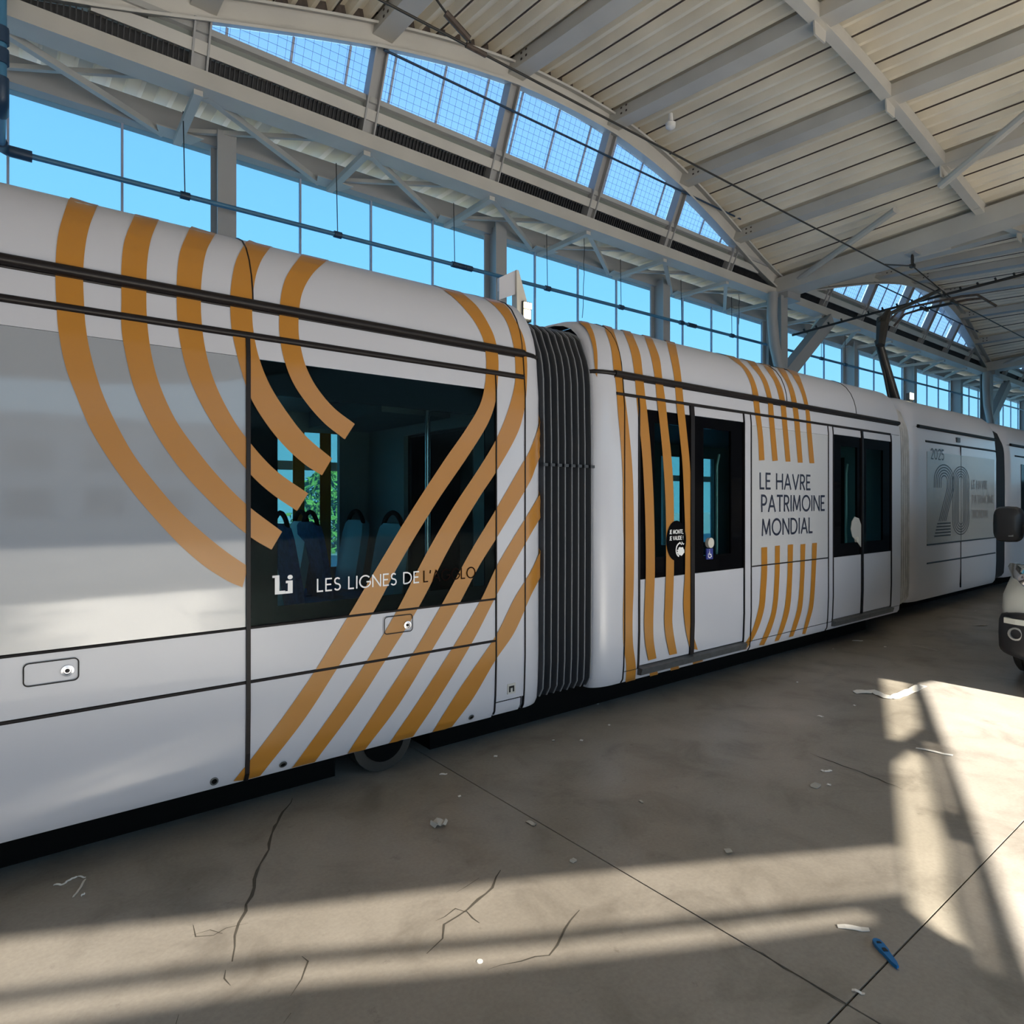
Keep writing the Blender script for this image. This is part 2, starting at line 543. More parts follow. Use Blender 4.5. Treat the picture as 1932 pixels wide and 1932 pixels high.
# clerestory windows ---------------------------------------------------
def P2(x, z, d=0.0):
    """point on the leaning clerestory plane, d metres towards the inside"""
    n = Vector((0, -0.912, -0.410))
    return Vector((x, tilt_y(z), z)) + n * d
def slab(poly, d0, d1, name, m, par, loc):
    mb = MB()
    n = len(poly)
    vs = [P2(x, z, d0) for x, z in poly] + [P2(x, z, d1) for x, z in poly]
    mb.add(vs, [tuple(range(n)), tuple(range(2 * n - 1, n - 1, -1))] + [(i, i + n, (i + 1) % n + n, (i + 1) % n) for i in range(n)])
    ob = mb.build(name, m, par)
    if loc: ob.location = loc
    return ob
GLZ = 6.56
for wi in range(3):
    off = (wi - 0) * BAY
    lab = ['clerestory above the tram, arched, with wire mesh glazing', 'second arched clerestory beyond the first column', 'third arched clerestory far down the hall'][wi]
    win = struct('window_%d' % (wi + 1), lab)
    L = (off, 0, 0)
    # arch beam
    mb = MB()
    N = 42
    top, bot = [], []
    for i in range(N + 1):
        x = X0 + BAY * i / N
        zb = arch_z(x)
        bot.append((x, zb)); top.append((x, zb + 0.24))
    for dd0, dd1, za, zb_ in ((0.14, -0.14, 0, 0.025), (0.14, -0.14, 0.215, 0.24), (0.012, -0.012, 0.02, 0.22)):
        rws = []
        for i in range(N + 1):
            x, z = bot[i]
            rws.append([P2(x, z + za, dd0), P2(x, z + za, dd1), P2(x, z + zb_, dd1), P2(x, z + zb_, dd0), P2(x, z + za, dd0)])
        mb.grid(rws)
    mb.build('arch_beam', 'steel_white', win).location = L
    rws = []
    for i in range(N + 1):
        x, z = bot[i]
        rws.append([P2(x, z + 0.22, -0.05), P2(x, z + 0.50, -0.05)])
    MB().grid(rws).build('closure_strip', 'rust', win).location = L
    # chord girder
    MB().box(X0, X0 + BAY, CH_Y - 0.14, CH_Y + 0.14, 5.99, 6.17).build('chord', 'steel_white', win).location = L
    # ledge + beam + grille per interval
    for k in range(NI):
        xa, xb = X0 + k * STEP, X0 + (k + 1) * STEP
        def zt(x): return arch_z(x) - 0.005
        def clip(z0, z1):
            pts_b, pts_t = [], []
            for i in range(13):
                x = xa + (xb - xa) * i / 12
                t = min(z1, zt(x))
                if t > z0 + 0.004:
                    pts_b.append((x, z0)); pts_t.append((x, t))
            return pts_b + pts_t[::-1] if len(pts_b) > 1 else None
        p = clip(6.17, 6.36)
        if p: slab(p, -0.10, -0.12, 'grille_backing', 'grille_dark', win, L)
        if p:
            mb = MB()
            x = xa + 0.12
            while x < xb - 0.1:
                t = min(6.36, zt(x))
                if t > 6.2:
                    mb.bar(P2(x, 6.18, -0.03), P2(x, t, -0.03), 0.012, 0.03)
                x += 0.05
            if mb.v:
                go = mb.build('grille', 'grille_dark', win); go.location = L; go['kind'] = 'stuff'
        p = clip(6.36, 6.47)
        if p: slab(p, 0.06, -0.06, 'transom', 'steel_white', win, L)
        p = clip(6.47, GLZ)
        if p: slab(p, -0.02, -0.16, 'ledge', 'ledge_green', win, L)
        # panes
        cuts = [xa + 0.04, xa + (xb - xa) * 0.14, xa + (xb - xa) * 0.50, xa + (xb - xa) * 0.84, xb - 0.04]
        for c0, c1 in zip(cuts, cuts[1:]):
            pb, pt_ = [], []
            for i in range(9):
                x = c0 + (c1 - c0) * i / 8
                if zt(x) > GLZ + 0.01:
                    pb.append((x, GLZ)); pt_.append((x, zt(x)))
            if len(pb) > 1:
                slab(pb + pt_[::-1], -0.13, -0.135, 'pane', 'clerestory_glass', win, L)
            if c1 < xb - 0.1 and zt(c1) > GLZ + 0.05:
                mo = MB().bar(P2(c1, GLZ, -0.125), P2(c1, zt(c1), -0.125), 0.025, 0.025).build('glazing_bar', 'mullion', win)
                mo.location = L
        # wire mesh
        mb = MB()
        x = xa + 0.1
        while x < xb - 0.05:
            if zt(x) > GLZ + 0.05:
                mb.bar(P2(x, GLZ, -0.09), P2(x, zt(x), -0.09), 0.0024, 0.0024)
            x += 0.10
        z = GLZ + 0.08
        while z < 7.4:
            seg = [xa + (xb - xa) * i / 20 for i in range(21)]
            ok = [x for x in seg if zt(x) > z]
            if len(ok) > 1:
                mb.bar(P2(ok[0], z, -0.09), P2(ok[-1], z, -0.09), 0.0024, 0.0024)
            z += 0.08
        if mb.v:
            wo = mb.build('wire_mesh', 'wire', win); wo.location = L; wo['kind'] = 'stuff'
        # posts
        x = xa
        if k > 0:
            po = MB()
            a, b2 = P2(x, 6.16, 0.0), P2(x, arch_z(x) + 0.02, 0.0)
            po.bar(a + Vector((-0.075, 0, 0)), b2 + Vector((-0.075, 0, 0)), 0.02, 0.16, (0, -0.9, -0.4))
            po.bar(a + Vector((0.075, 0, 0)), b2 + Vector((0.075, 0, 0)), 0.02, 0.16, (0, -0.9, -0.4))
            po.bar(a, b2, 0.15, 0.014, (0, -0.9, -0.4))
            po.build('post', 'post_grey', win).location = L
    # tie rod
    MB().tube([(X0 + 2 * STEP, 7.1, 7.02), (X0 + 6.1 * STEP, 7.1, 7.02)], 0.016, 8).build('tie_rod', 'pipe_dark', win).location = L

# flat lattice strip between clerestory chord and the long wall
for b in range(-1, 3):
    O = (b * BAY, 0, 0)
    for k in range(NI):
        xa, xb = X0 + k * STEP, X0 + (k + 1) * STEP
        MB().bar((xa, 7.55, 5.97), (xa + 0.05, 8.85, 6.0), 0.09, 0.07).build('lattice_strut', 'steel_white', ceiling).location = O
        MB().bar((xa + 0.1, 7.65, 6.02), (xb - 0.1, 8.85, 6.06), 0.07, 0.07).build('lattice_diagonal', 'steel_white', ceiling).location = O
        MB().bar((xa + 0.1, 8.75, 6.12), (xb - 0.15, 7.75, 6.16), 0.05, 0.05).build('lattice_diagonal', 'steel_white', ceiling).location = O
        MB().prism([(xa - 0.22, 8.60), (xa + 0.3, 8.60), (xa + 0.2, 8.84), (xa - 0.14, 8.84)], 6.02, 6.035, 'z').build('gusset_plate', 'steel_white', ceiling).location = O
        # soffit sheet with shallow corrugation
        rws = []
        n = 6
        for r in range(n):
            bb = xa + r * STEP / n
            for q, dz in ((0, 0), (0.4, 0), (0.5, 0.05), (0.9, 0.05)):
                rws.append([(bb + q * STEP / n, 7.5, 6.40 + dz), (bb + q * STEP / n, 9.1, 6.46 + dz)])
        rws.append([(xb, 7.5, 6.40), (xb, 9.1, 6.46)])
        MB().grid(rws).build('soffit_sheet', 'deck', ceiling).location = O
MB().box(X0 - BAY, X0 + 3 * BAY, 7.4, 9.3, 6.53, 6.6).build('gutter_roof', 'clad', ceiling)

# long glazed wall -------------------------------------------------------
wall = struct('wall_left', 'long translucent glazed wall behind the tram, blue sky beyond')
WY = 8.9
SP = 4.27
pm = MB().box(0.012, SP / 4 - 0.012, -0.006, 0.006, 0.45, 6.08).mesh('glass_pane', 'polycarb')
mm = MB().box(-0.012, 0.012, -0.02, 0.02, 0.4, 6.1).mesh('mullion', 'mullion')
cm = MB().ibeam((0, -0.22, 0), (0, -0.22, 6.15), 0.22, 0.34, (0, 1, 0), 0.025).mesh('wall_column', 'wall_column')
for k in range(-4, 9):
    xc = 2.25 + k * SP
    link('wall_column', cm, wall, (xc, WY - 0.02, 0))
    for q in range(4):
        link('glass_pane', pm, wall, (xc + q * SP / 4, WY, 0))
        link('mullion', mm, wall, (xc + q * SP / 4, WY, 0))
MB().box(-15, 41, WY - 0.16, WY + 0.12, 6.05, 6.34).build('wall_beam', 'wall_column', wall)
MB().box(-15, 41, WY - 0.10, WY + 0.10, 0, 0.45).build('plinth', 'clad', wall)
MB().box(-15, 41, WY - 0.05, WY + 0.05, 2.02, 2.14).build('rail', 'wall_column', wall)

# columns with knee brace and drain pipe
for b in range(0, 3):
    cx = X0 + (b + 1) * BAY - BAY + (BAY if b >= 0 else 0)
    sc = tag(empty('support_column', (cx - 0.15, 7.5, 0)), ['steel column with knee brace rising behind the first articulated joint', 'steel column with knee brace beyond the rear carriage', 'farthest steel column at the end of the hall'][b], kind='structure')
    MB().ibeam((0, 0, 0), (0, 0, 6.0), 0.26, 0.32, (0, 1, 0), 0.025).build('shaft', 'post_grey', sc)
    MB().box(-0.03, 0.5, -0.25, 0.25, 5.95, 6.2).build('head_plate', 'post_grey', sc)
    MB().bar((0.1, 0, 4.2), (2.3, 0, 5.9), 0.22, 0.30).build('knee_brace', 'post_grey', sc)
    MB().tube([(-0.38, -0.1, 6.0), (-0.40, -0.1, 5.5), (-0.30, -0.1, 4.9), (-0.12, -0.15, 4.3), (-0.10, -0.2, 3.6), (-0.10, -0.2, 0)], 0.11, 12).build('drain_pipe', 'post_grey', sc, 50)

# unseen open long side: header and panes cut to cast the floor's sun patches
def to_wall(p):
    k = (p.y - Y_OPEN) / -SY
    return (p.x + SX * k, k * math.tan(SUN_EL))
def wpoly(pxs): return [to_wall(on_floor(*p)) for p in pxs]
B1 = wpoly([(-300, 1806), (0, 1772), (530, 1712), (1030, 1655), (1400, 1620), (1697, 1593), (1708, 1683), (1400, 1716), (1032, 1756), (532, 1797), (0, 1868), (-300, 1915)])
B2 = wpoly([(-300, 1955), (0, 1893), (532, 1820), (1032, 1778), (1400, 1740), (1640, 1714), (1640, 1738), (1400, 1772), (1032, 1815), (532, 1862), (0, 1945), (-300, 2010)])
S1 = wpoly([(1664, 1280), (1712, 1289), (1727, 1330), (1733, 1372), (1700, 1395), (1680, 1398), (1674, 1350)])
S2 = wpoly([(1688, 1440), (1722, 1414), (1742, 1432), (1758, 1500), (1765, 1540), (1785, 1600), (1790, 1680), (1802, 1740), (1818, 1785), (1768, 1757), (1720, 1716), (1704, 1610)])
S3 = wpoly([(1748, 1400), (1768, 1402), (1798, 1530), (1782, 1536)])
S4 = wpoly([(1797, 1582), (1822, 1592), (1845, 1700), (1872, 1828), (1858, 1838), (1838, 1760), (1815, 1670)])
floorline = [(-8.5, -0.5), (0.5, 0.0), (2.0, 0.30), (2.844, 0.678), (4.5, 1.41), (6.34, 2.229), (7.0, 2.1), (7.6, 1.0), (10, 0.3), (13.6, 0.1)]
sun_edge = [to_wall(Vector((x, y, 0))) for x, y in floorline]
OPEN = [(-7.6, -0.1)] + sun_edge + [(14.4, -0.1)]  # opening follows the lit floor edge and stops short to darken far bays
wr = struct('wall_right', 'unseen open long side of the hall, header cut to shape the sunlight')
def in_poly(p, poly):
    c = False
    n = len(poly)
    for i in range(n):
        (x1, y1), (x2, y2) = poly[i], poly[i - 1]
        if (y1 > p[1]) != (y2 > p[1]) and p[0] < (x2 - x1) * (p[1] - y1) / (y2 - y1) + x1:
            c = not c
    return c
holes = [B1, B2, S1, S2, S3, S4, OPEN]
outer = [(-14.5, -0.2), (42.5, -0.2), (42.5, 8.2), (-14.5, 8.2)]
vs, es = [], []
for poly in [outer] + holes:
    k = len(vs)
    vs += [Vector(p) for p in poly]
    es += [(k + i, k + (i + 1) % len(poly)) for i in range(len(poly))]
cv, ce, cf, *_ = delaunay_2d_cdt(vs, es, [], 1, 1e-5)
mb = MB()
tri = []
for f in cf:
    c = sum((cv[i] for i in f), Vector((0, 0))) / len(f)
    if not any(in_poly(c, h) for h in holes):
        tri.append(tuple(f))
mb.add([(p.x, Y_OPEN, p.y) for p in cv], tri)
hd = mb.build('sun_mask', 'clad', wr)
sm = hd.modifiers.new('thickness', 'SOLIDIFY')
sm.thickness = 0.008
sm.offset = 1.0
for nm, poly, m in (('header_pane', B1, 'sun_pane'), ('header_pane', B2, 'sun_pane'), ('header_pane', S1, 'sun_pane_clear'), ('header_pane', S2, 'sun_pane_clear'), ('header_pane', S3, 'sun_pane'), ('header_pane', S4, 'sun_pane')):
    MB().add([(p[0], Y_OPEN, p[1]) for p in poly], [tuple(range(len(poly)))]).build(nm, m, wr)  # tinted fills that dim the sun bands cast on the floor
for x in (-13.5, 14.5, 27.5, 41):
    MB().ibeam((x, Y_OPEN - 0.2, 0), (x, Y_OPEN - 0.2, 7), 0.26, 0.3, (0, 1, 0)).build('post', 'post_grey', wr)

we = struct('wall_front', 'far end wall of the hall')
MB().box(41, 41.2, Y_OPEN, 9, 0, 2.6).build('dado', 'clad', we)
MB().box(41.05, 41.1, Y_OPEN, 9, 2.6, 6.2).build('glass_pane', 'polycarb', we)
MB().box(41, 41.2, Y_OPEN, 9, 6.2, 8.2).build('gable', 'clad', we)
wb = struct('wall_back', 'end wall of the hall behind the nearest carriage')
MB().box(-14.3, -14.1, Y_OPEN, 9, 0, 8.2).build('cladding', 'clad', wb)

# ================================================================== THE TRAM
D = 3.25
PROF = [(0.10, 0.222), (0.045, 0.236), (0.018, 0.28), (0.008, 0.38), (0.0, 0.60), (0.0, 1.0), (0.0, 1.7), (0.0, 2.29), (0.010, 2.40), (0.022, 2.54),
        (0.030, 2.62), (0.050, 2.70), (0.085, 2.785), (0.135, 2.86), (0.20, 2.918), (0.28, 2.955), (0.38, 2.976), (0.52, 2.985), (1.2, 2.99)]
CORN1 = (2.69, 2.87, 0.10)     # x start, x end, inset of the rounded end of the first carriage
CORN2 = (3.63, 3.36, 0.08)
def corner_off(x):
    if 2.69 <= x <= 2.95:
        t = min(1, (x - 2.69) / 0.18); return 0.10 * (1 - math.sqrt(max(0, 1 - t * t)))
    if 3.3 <= x <= 3.55:
        t = min(1, (3.55 - x) / 0.19); return 0.08 * (1 - math.sqrt(max(0, 1 - t * t)))
    return 0.0
def prof_at(z):
    for (a, b), (c, d) in zip(PROF, PROF[1:]):
        if b <= z <= d:
            t = (z - b) / (d - b)
            n = Vector((-(d - b), (c - a))); n.normalize()
            return a + (c - a) * t, n
    return PROF[0][0], Vector((-1, 0))
def prof_between(z0, z1):
    pts = [(prof_at(z0)[0], z0)] + [p for p in PROF if z0 + 1e-4 < p[1] < z1 - 1e-4] + [(prof_at(z1)[0], z1)]
    return pts
def on_tram(px, py):
    off = 0.0
    for _ in range(6):
        p, n = flank_hit(px, py, D + off)
        off = 0.5 * off + 0.5 * corner_off(min(2.868, p.x) if p.x < 3.1 else max(3.362, p.x))
    if 2.868 < p.x < 3.1: p.x = 2.868
    if 3.1 <= p.x < 3.362: p.x = 3.362
    return p, n
def flank_hit(px, py, base):
    """meet a sight line with the near flank of the tram; returns point and outward normal"""
    d = sight(px, py)
    best = None
    for (a, b), (c, e) in zip(PROF, PROF[1:]):
        ya, yb = base + a, base + c
        # ray: y = t*d1, z = CZ + t*d2 ; segment y = ya + s*(yb-ya), z = b + s*(e-b)
        A = d[1] * (e - b) - d[2] * (yb - ya)
        if abs(A) < 1e-9: continue
        t = (ya * (e - b) - (b - CZ) * (yb - ya)) / A
        s_ = (t * d[2] + CZ - b) / (e - b) if abs(e - b) > 1e-6 else 0
        if -0.001 <= s_ <= 1.001 and t > 0 and (best is None or t < best[0]):
            n = Vector((0, -(e - b), yb - ya)).normalized()
            best = (t, n)
    if best is None:
        # sight line just misses: use the crest where it passes nearest
        bz, bi = 9, None
        for a, b in PROF:
            zz = CZ + d[2] * (base + a) / d[1]
            if abs(zz - b) < bz:
                bz, bi = abs(zz - b), (a, b)
        t = (base + bi[0]) / d[1]
        return Vector((d[0] * t, base + bi[0], bi[1])), Vector((0, -0.6, 0.8))
    t, n = best
    return Vector((d[0] * t, d[1] * t, CZ + d[2] * t)), n

tram = tag(empty('tram', (0, 0, 0)), 'white articulated tram with curved orange stripes, parked along the hall', 'tram')
def panel(name, m, xs_, z0, z1, base=D, off=0.0, fold=0.03, corner=True, parent=tram, pts=None):
    if not isinstance(xs_, list): xs_ = [xs_[0], xs_[1]]
    pr = pts or prof_between(z0, z1)
    rows = []
    for x in xs_:
        co = corner_off(x) if corner and base == D else 0
        r = []
        for y, z in pr:
            n = prof_at(z)[1]
            r.append((x, base + y + co + n.x * off, z + n.y * off))
        r = [(x, r[0][1] + fold, r[0][2])] + r + ([(x, r[-1][1] + fold, r[-1][2])] if pts is None else [])
        rows.append(r)
    # side returns
    rows = [[(p[0], p[1] + fold, p[2]) for p in rows[0]]] + rows + [[(p[0], p[1] + fold, p[2]) for p in rows[-1]]]
    return MB().grid(rows).build(name, m, parent, 35)
def cowl(name, m, xs_, z0, base=D, corner=True, zt=0.0):
    near = prof_between(z0, 2.9899)
    near = [(a, b + zt) for a, b in near] if zt else near
    rows = []
    for x in xs_:
        co = corner_off(x) if corner and base == D else 0
        r = [(x, base + y + co, z - co * 0.5) for y, z in near]
        r += [(x, base + 2.4 - y - co, z - co * 0.5) for y, z in reversed(near)]
        rows.append(r)
    ob = MB().grid(rows).build(name, m, tram, 35)
    return ob
def frange(a, b, n): return [a + (b - a) * i / n for i in range(n + 1)]
cx1 = [2.69 + 0.18 * math.sin(i * math.pi / 16) for i in range(9)]
cx2 = [3.36 + 0.19 * (1 - math.cos(i * math.pi / 16)) for i in range(9)] + [3.635]
W, R = 'tram_white', 'tram_roof'
# --- carriage 1
cowl('roof_cowl', R, [-11.9, 0.985], 2.555)
cowl('roof_cowl', R, [0.99, 2.68], 2.555)
cowl('roof_cowl', R, cx1, 2.555)
panel('header_panel', W, (-11.9, 2.685), 2.40, 2.545)
panel('filmed_window', 'film_grey', (-11.9, 0.95), 0.99, 2.288)
panel('filmed_window_top', W, (-11.9, 0.95), 2.29, 2.395)
panel('mid_panel', W, (-11.9, 0.95), 0.73, 0.98)
panel('mid_panel', W, (0.965, 2.447), 0.73, 0.98)
panel('skirt_panel', W, (-11.9, 0.95), 0.2225, 0.718)
panel('skirt_panel', W, (0.965, 2.447), 0.2225, 0.718)
panel('end_pillar', W, (2.457, 2.683), 0.335, 2.395)
panel('end_pillar_foot', W, (2.457, 2.66), 0.245, 0.33)
panel('end_corner', W, cx1, 0.245, 2.545)
# --- carriage 2
cowl('roof_cowl', R, cx2, 2.535)
cowl('roof_cowl', R, [3.64, 5.98], 2.535)
cowl('roof_cowl', R, [5.985, 7.45], 2.535)
cowl('roof_cowl', R, [7.455, 8.2] + [8.3, 8.4, 8.5, 8.58], 2.535)
panel('header_panel', W, (3.64, 8.58), 2.385, 2.525)
panel('end_corner', W, cx2, 0.245, 2.525)
panel('door_jamb', W, (3.64, 3.795), 0.335, 2.38)
panel('door_jamb', W, (5.215, 5.315), 0.335, 2.38)
panel('side_panel', 'panel_grey', (5.325, 6.755), 1.01, 2.272)
panel('side_panel_top', W, (5.325, 6.755), 2.274, 2.38)
panel('lower_panel', W, (5.325, 6.755), 0.335, 1.0)
panel('door_jamb', W, (6.765, 6.86), 0.335, 2.38)
panel('end_pillar', W, (8.315, 8.58), 0.335, 2.38)
panel('sole_strip', W, (3.64, 8.58), 0.245, 0.33)
# door leaves
def door(x0, x1, gx0, gx1, gz0, gz1, handle):
    ob = panel('door_leaf', W, (x0, x1), 0.35, 1.0, off=-0.004)
    panel('door_head', W, (x0, x1), 2.295, 2.378, off=-0.004, parent=ob)
    mb = MB()
    y0, y1 = D + 0.006, D + 0.03
    mb.box(x0, x1, y0, y1, 1.002, gz0).box(x0, x1, y0, y1, gz1, 2.292).box(x0, gx0, y0, y1, gz0, gz1).box(gx1, x1, y0, y1, gz0, gz1)
    mb.build('door_frame', 'frit', ob)
    MB().box(gx0 - 0.01, gx1 + 0.01, y0 + 0.008, y0 + 0.013, gz0 - 0.01, gz1 + 0.01).build('door_glass', 'door_glass', ob)
    if handle:
        MB().tube([(handle, D + 0.09, 1.05), (handle, D + 0.09, 1.9), (handle + 0.05, D + 0.10, 2.0)], 0.012, 8).build('grab_rail', 'steel_grey', ob, 50)
    return ob
door(3.805, 4.435, 3.99, 4.33, 1.16, 2.20, None)
door(4.475, 5.205, 4.62, 5.02, 1.14, 2.20, 4.93)
door(6.87, 7.525, 7.05, 7.44, 1.14, 2.18, 7.36)
door(7.56, 8.305, 7.66, 8.10, 1.14, 2.18, 7.72)
# rubber seals
def seal_h(x0, x1, z, h, proud=0.012, base=D, m='rubber'):
    y = base + prof_at(z)[0]
    co = corner_off((x0 + x1) / 2) if base == D else 0
    yc = y - max(0.007, h * 0.4) + h / 2
    MB().tube([(x0, yc, z), (x1, yc, z)], h / 2, 10).build('seal', m, tram, 50)
def seal_v(x, z0, z1, wd, proud=0.008, base=D):
    pr = prof_between(z0, z1)
    mb = MB()
    for (a, b), (c, d) in zip(pr, pr[1:]):
        mb.bar((x, base + a + corner_off(x) * (base == D) - proud / 2 + 0.004, b), (x, base + c + corner_off(x) * (base == D) - proud / 2 + 0.004, d), wd, proud + 0.008, (0, -1, 0))
    mb.build('seal', 'rubber', tram)
def gutter(x0, x1, z, base=D):
    """round drip rail with a thin lower lip"""
    y = base + prof_at(min(z, 2.55))[0]
    MB().tube([(x0, y - 0.006, z), (x1, y - 0.006, z)], 0.024, 10).tube([(x0, y + 0.004, z - 0.026), (x1, y + 0.004, z - 0.026)], 0.010, 8).build('drip_rail', 'rubber', tram, 50)
gutter(-11.9, 2.69, 2.553)
MB().tube([(2.69, D + 0.016, 2.553), (2.78, D + 0.04, 2.553), (2.84, D + 0.075, 2.553), (2.868, D + 0.13, 2.553)], 0.017, 8).build('drip_rail', 'rubber', tram, 50)
gutter(3.55, 8.56, 2.53)
MB().tube([(3.55, D + 0.016, 2.53), (3.45, D + 0.035, 2.53), (3.39, D + 0.06, 2.53), (3.362, D + 0.1, 2.53)], 0.017, 8).build('drip_rail', 'rubber', tram, 50)
seal_h(-11.9, 2.685, 2.397, 0.036)
seal_h(-11.9, 2.447, 0.985, 0.014)
seal_h(-11.9, 2.447, 0.724, 0.017)
seal_h(3.56, 8.3, 2.382, 0.026)
seal_h(5.325, 6.755, 1.005, 0.012)
seal_h(3.64, 8.55, 0.332, 0.004)
seal_h(2.457, 2.66, 0.332, 0.004)
seal_v(0.957, 0.24, 2.39, 0.020, 0.010)
seal_v(2.452, 0.26, 2.39, 0.008)
seal_v(2.686, 0.25, 2.54, 0.006)
seal_v(3.637, 0.25, 2.52, 0.006)
seal_v(3.80, 0.335, 2.37, 0.016)
seal_v(4.455, 0.345, 2.37, 0.05, 0.010)
seal_v(5.21, 0.335, 2.37, 0.010)
seal_v(5.32, 0.25, 2.37, 0.006)
seal_v(6.76, 0.25, 2.37, 0.006)
seal_v(6.864, 0.335, 2.37, 0.010)
seal_v(7.543, 0.345, 2.37, 0.04, 0.010)
seal_v(8.31, 0.335, 2.37, 0.008)
for x, z0 in ((0.987, 2.56), (2.684, 2.555), (3.637, 2.535), (5.982, 2.535), (7.452, 2.535)):
    seal_v(x, z0, 2.97, 0.007, 0.004)
# sills under the doors
for x0, x1 in ((3.80, 5.21), (6.86, 8.31)):
    MB().prism([(D - 0.035, 0.335), (D + 0.05, 0.35), (D + 0.05, 0.28), (D - 0.02, 0.285)], x0, x1, 'x').build('door_sill', 'sill_grey', tram)
# window of carriage 1
win1 = MB()
x0, x1, z0, z1 = 0.968, 2.447, 0.992, 2.285
gx0, gx1, gz0, gz1 = 1.10, 2.37, 1.075, 2.12
y0, y1 = D + 0.004, D + 0.012
win1.box(x0, x1, y0, y1, z0, gz0).box(x0, x1, y0, y1, gz1, z1).box(x0, gx0, y0, y1, gz0, gz1).box(gx1, x1, y0, y1, gz0, gz1)
wob = win1.build('window', 'frit', tram)
MB().box(x0, x1, D - 0.001, D + 0.003, z0, z1).build('window_pane', 'tram_glass', wob)
panel('window_head', W, (0.968, 2.447), 2.287, 2.392)
# dark frame carcass, floor, roof inside, far side
inn = tram
FY = D + 2.4
for (a, b) in ((-11.9, 2.84), (3.38, 8.57)):
    MB().box(a, b, D + 0.06, FY - 0.05, 0.30, 0.40).build('cabin_floor', 'interior_dark', tram)
    MB().box(a, b, D + 0.12, FY - 0.12, 2.36, 2.42).build('cabin_ceiling', 'interior_grey', tram)
    MB().box(a, b, D + 0.25, FY - 0.25, 0.20, 0.30).build('underframe', 'under', tram)
def far_side(a, b, wins):
    mb = MB()
    y0, y1 = FY - 0.05, FY
    mb.box(a, b, y0, y1, 0.25, 1.0).box(a, b, y0, y1, 2.2, 2.56)
    c = a
    for p, q in wins:
        mb.box(c, p, y0, y1, 1.0, 2.2); c = q
    mb.box(c, b, y0, y1, 1.0, 2.2)
    ob = mb.build('far_side', 'interior_grey', tram)
    for p, q in wins:
        MB().box(p, q, y0 + 0.02, y0 + 0.025, 1.0, 2.2).build('far_pane', 'tram_glass', ob)
    return ob
fs1 = far_side(-11.9, 2.84, [(-3.5, -1.6), (-1.4, 0.9), (1.05, 2.45)])
for px0, px1 in ((553, 575), (604, 625)):
    xa = on_y(px0, 900, FY - 0.04).x; xb = on_y(px1, 900, FY - 0.04).x
    MB().box(xa, xb, FY - 0.034, FY - 0.030, 1.0, 2.2).build('far_stripe', 'orange', fs1)
far_side(3.38, 8.57, [(3.9, 4.4), (4.5, 5.1), (5.5, 6.6), (7.0, 7.5), (7.6, 8.2)])
# end bulkheads with gangway
def bulkhead(x, sgn, nm='bulkhead'):
    mb = MB()
    mb.box(x - 0.02, x + 0.02, D + 0.10, D + 0.62, 0.3, 2.45).box(x - 0.02, x + 0.02, FY - 0.75, FY - 0.1, 0.3, 2.45).box(x - 0.02, x + 0.02, D + 0.62, FY - 0.75, 2.15, 2.45)
    return mb.build(nm, 'interior_grey', tram)
bulkhead(2.74, 1); bulkhead(3.45, -1); bulkhead(8.5, 1)
MB().box(-2.2, -2.1, D + 0.05, FY - 0.05, 0.3, 2.4).build('bulkhead', 'interior_dark', tram)
for xx in (2.86, 3.37, 8.575):
    rr = [(D + y, z) for y, z in PROF if z > 0.26] 
    ring = [(D + y + 0.09, z - 0.02) for y, z in PROF[1:]] + [(FY - y - 0.09, z - 0.02) for y, z in reversed(PROF[1:])]
    inner = [(D + 0.62, 0.4), (D + 0.62, 2.15), (FY - 0.62, 2.15), (FY - 0.62, 0.4)]
    mb = MB()
    # frame as strips
    mb.box(xx - 0.008, xx + 0.008, D + 0.11, D + 0.62, 0.28, 2.62).box(xx - 0.008, xx + 0.008, FY - 0.62, FY - 0.11, 0.28, 2.62).box(xx - 0.008, xx + 0.008, D + 0.3, FY - 0.3, 2.15, 2.86)
    mb.prism([(D + 0.13, 2.60), (D + 0.13, 2.64), (D + 0.19, 2.74), (D + 0.27, 2.82), (D + 0.38, 2.86), (D + 0.38, 2.60)], xx - 0.008, xx + 0.008, 'x')
    mb.build('end_frame', 'bellow', tram)
# seats behind the window
def seat(x, y, face, m):
    s_ = empty('passenger_seat'); s_.parent = tram
    s_.location = (x, y, 0.4); s_.rotation_euler = (0, 0, 0 if face > 0 else math.pi)
    rows = []
    for z, dx, hw in ((0.42, 0.0, 0.20), (0.55, -0.015, 0.22), (0.75, -0.05, 0.22), (0.92, -0.08, 0.215), (1.0, -0.095, 0.19), (1.03, -0.10, 0.13)):
        rows.append([(dx - 0.035, -hw, z), (dx + 0.02, -hw * 0.9, z), (dx + 0.03, 0, z), (dx + 0.02, hw * 0.9, z), (dx - 0.035, hw, z), (dx - 0.05, 0, z)])
    MB().loft(rows).build('backrest', m, s_, 50)
    MB().box(-0.03, 0.42, -0.21, 0.21, 0.36, 0.45).build('cushion', 'seat_blue', s_)
    MB().box(0.05, 0.2, -0.05, 0.05, 0, 0.37).build('pedestal', 'interior_dark', s_)
    a = [(-0.095 , -0.16 + 0.32 * i / 10, 0.98 + 0.13 * math.sin(math.pi * i / 10) ** 0.6) for i in range(11)]
    MB().tube(a, 0.018, 8).build('grab_handle', 'under', s_, 50)
for x, y, fc, m in ((1.42, 4.30, 1, 'seat_pale'), (1.36, 5.2, 1, 'seat_blue'), (1.85, 5.2, -1, 'seat_pale'), (2.02, 4.95, 1, 'seat_blue'), (2.20, 4.30, -1, 'seat_pale'), (2.35, 5.25, -1, 'seat_pale'), (1.72, 4.75, 1, 'seat_blue')):
    seat(x, y, fc, m)
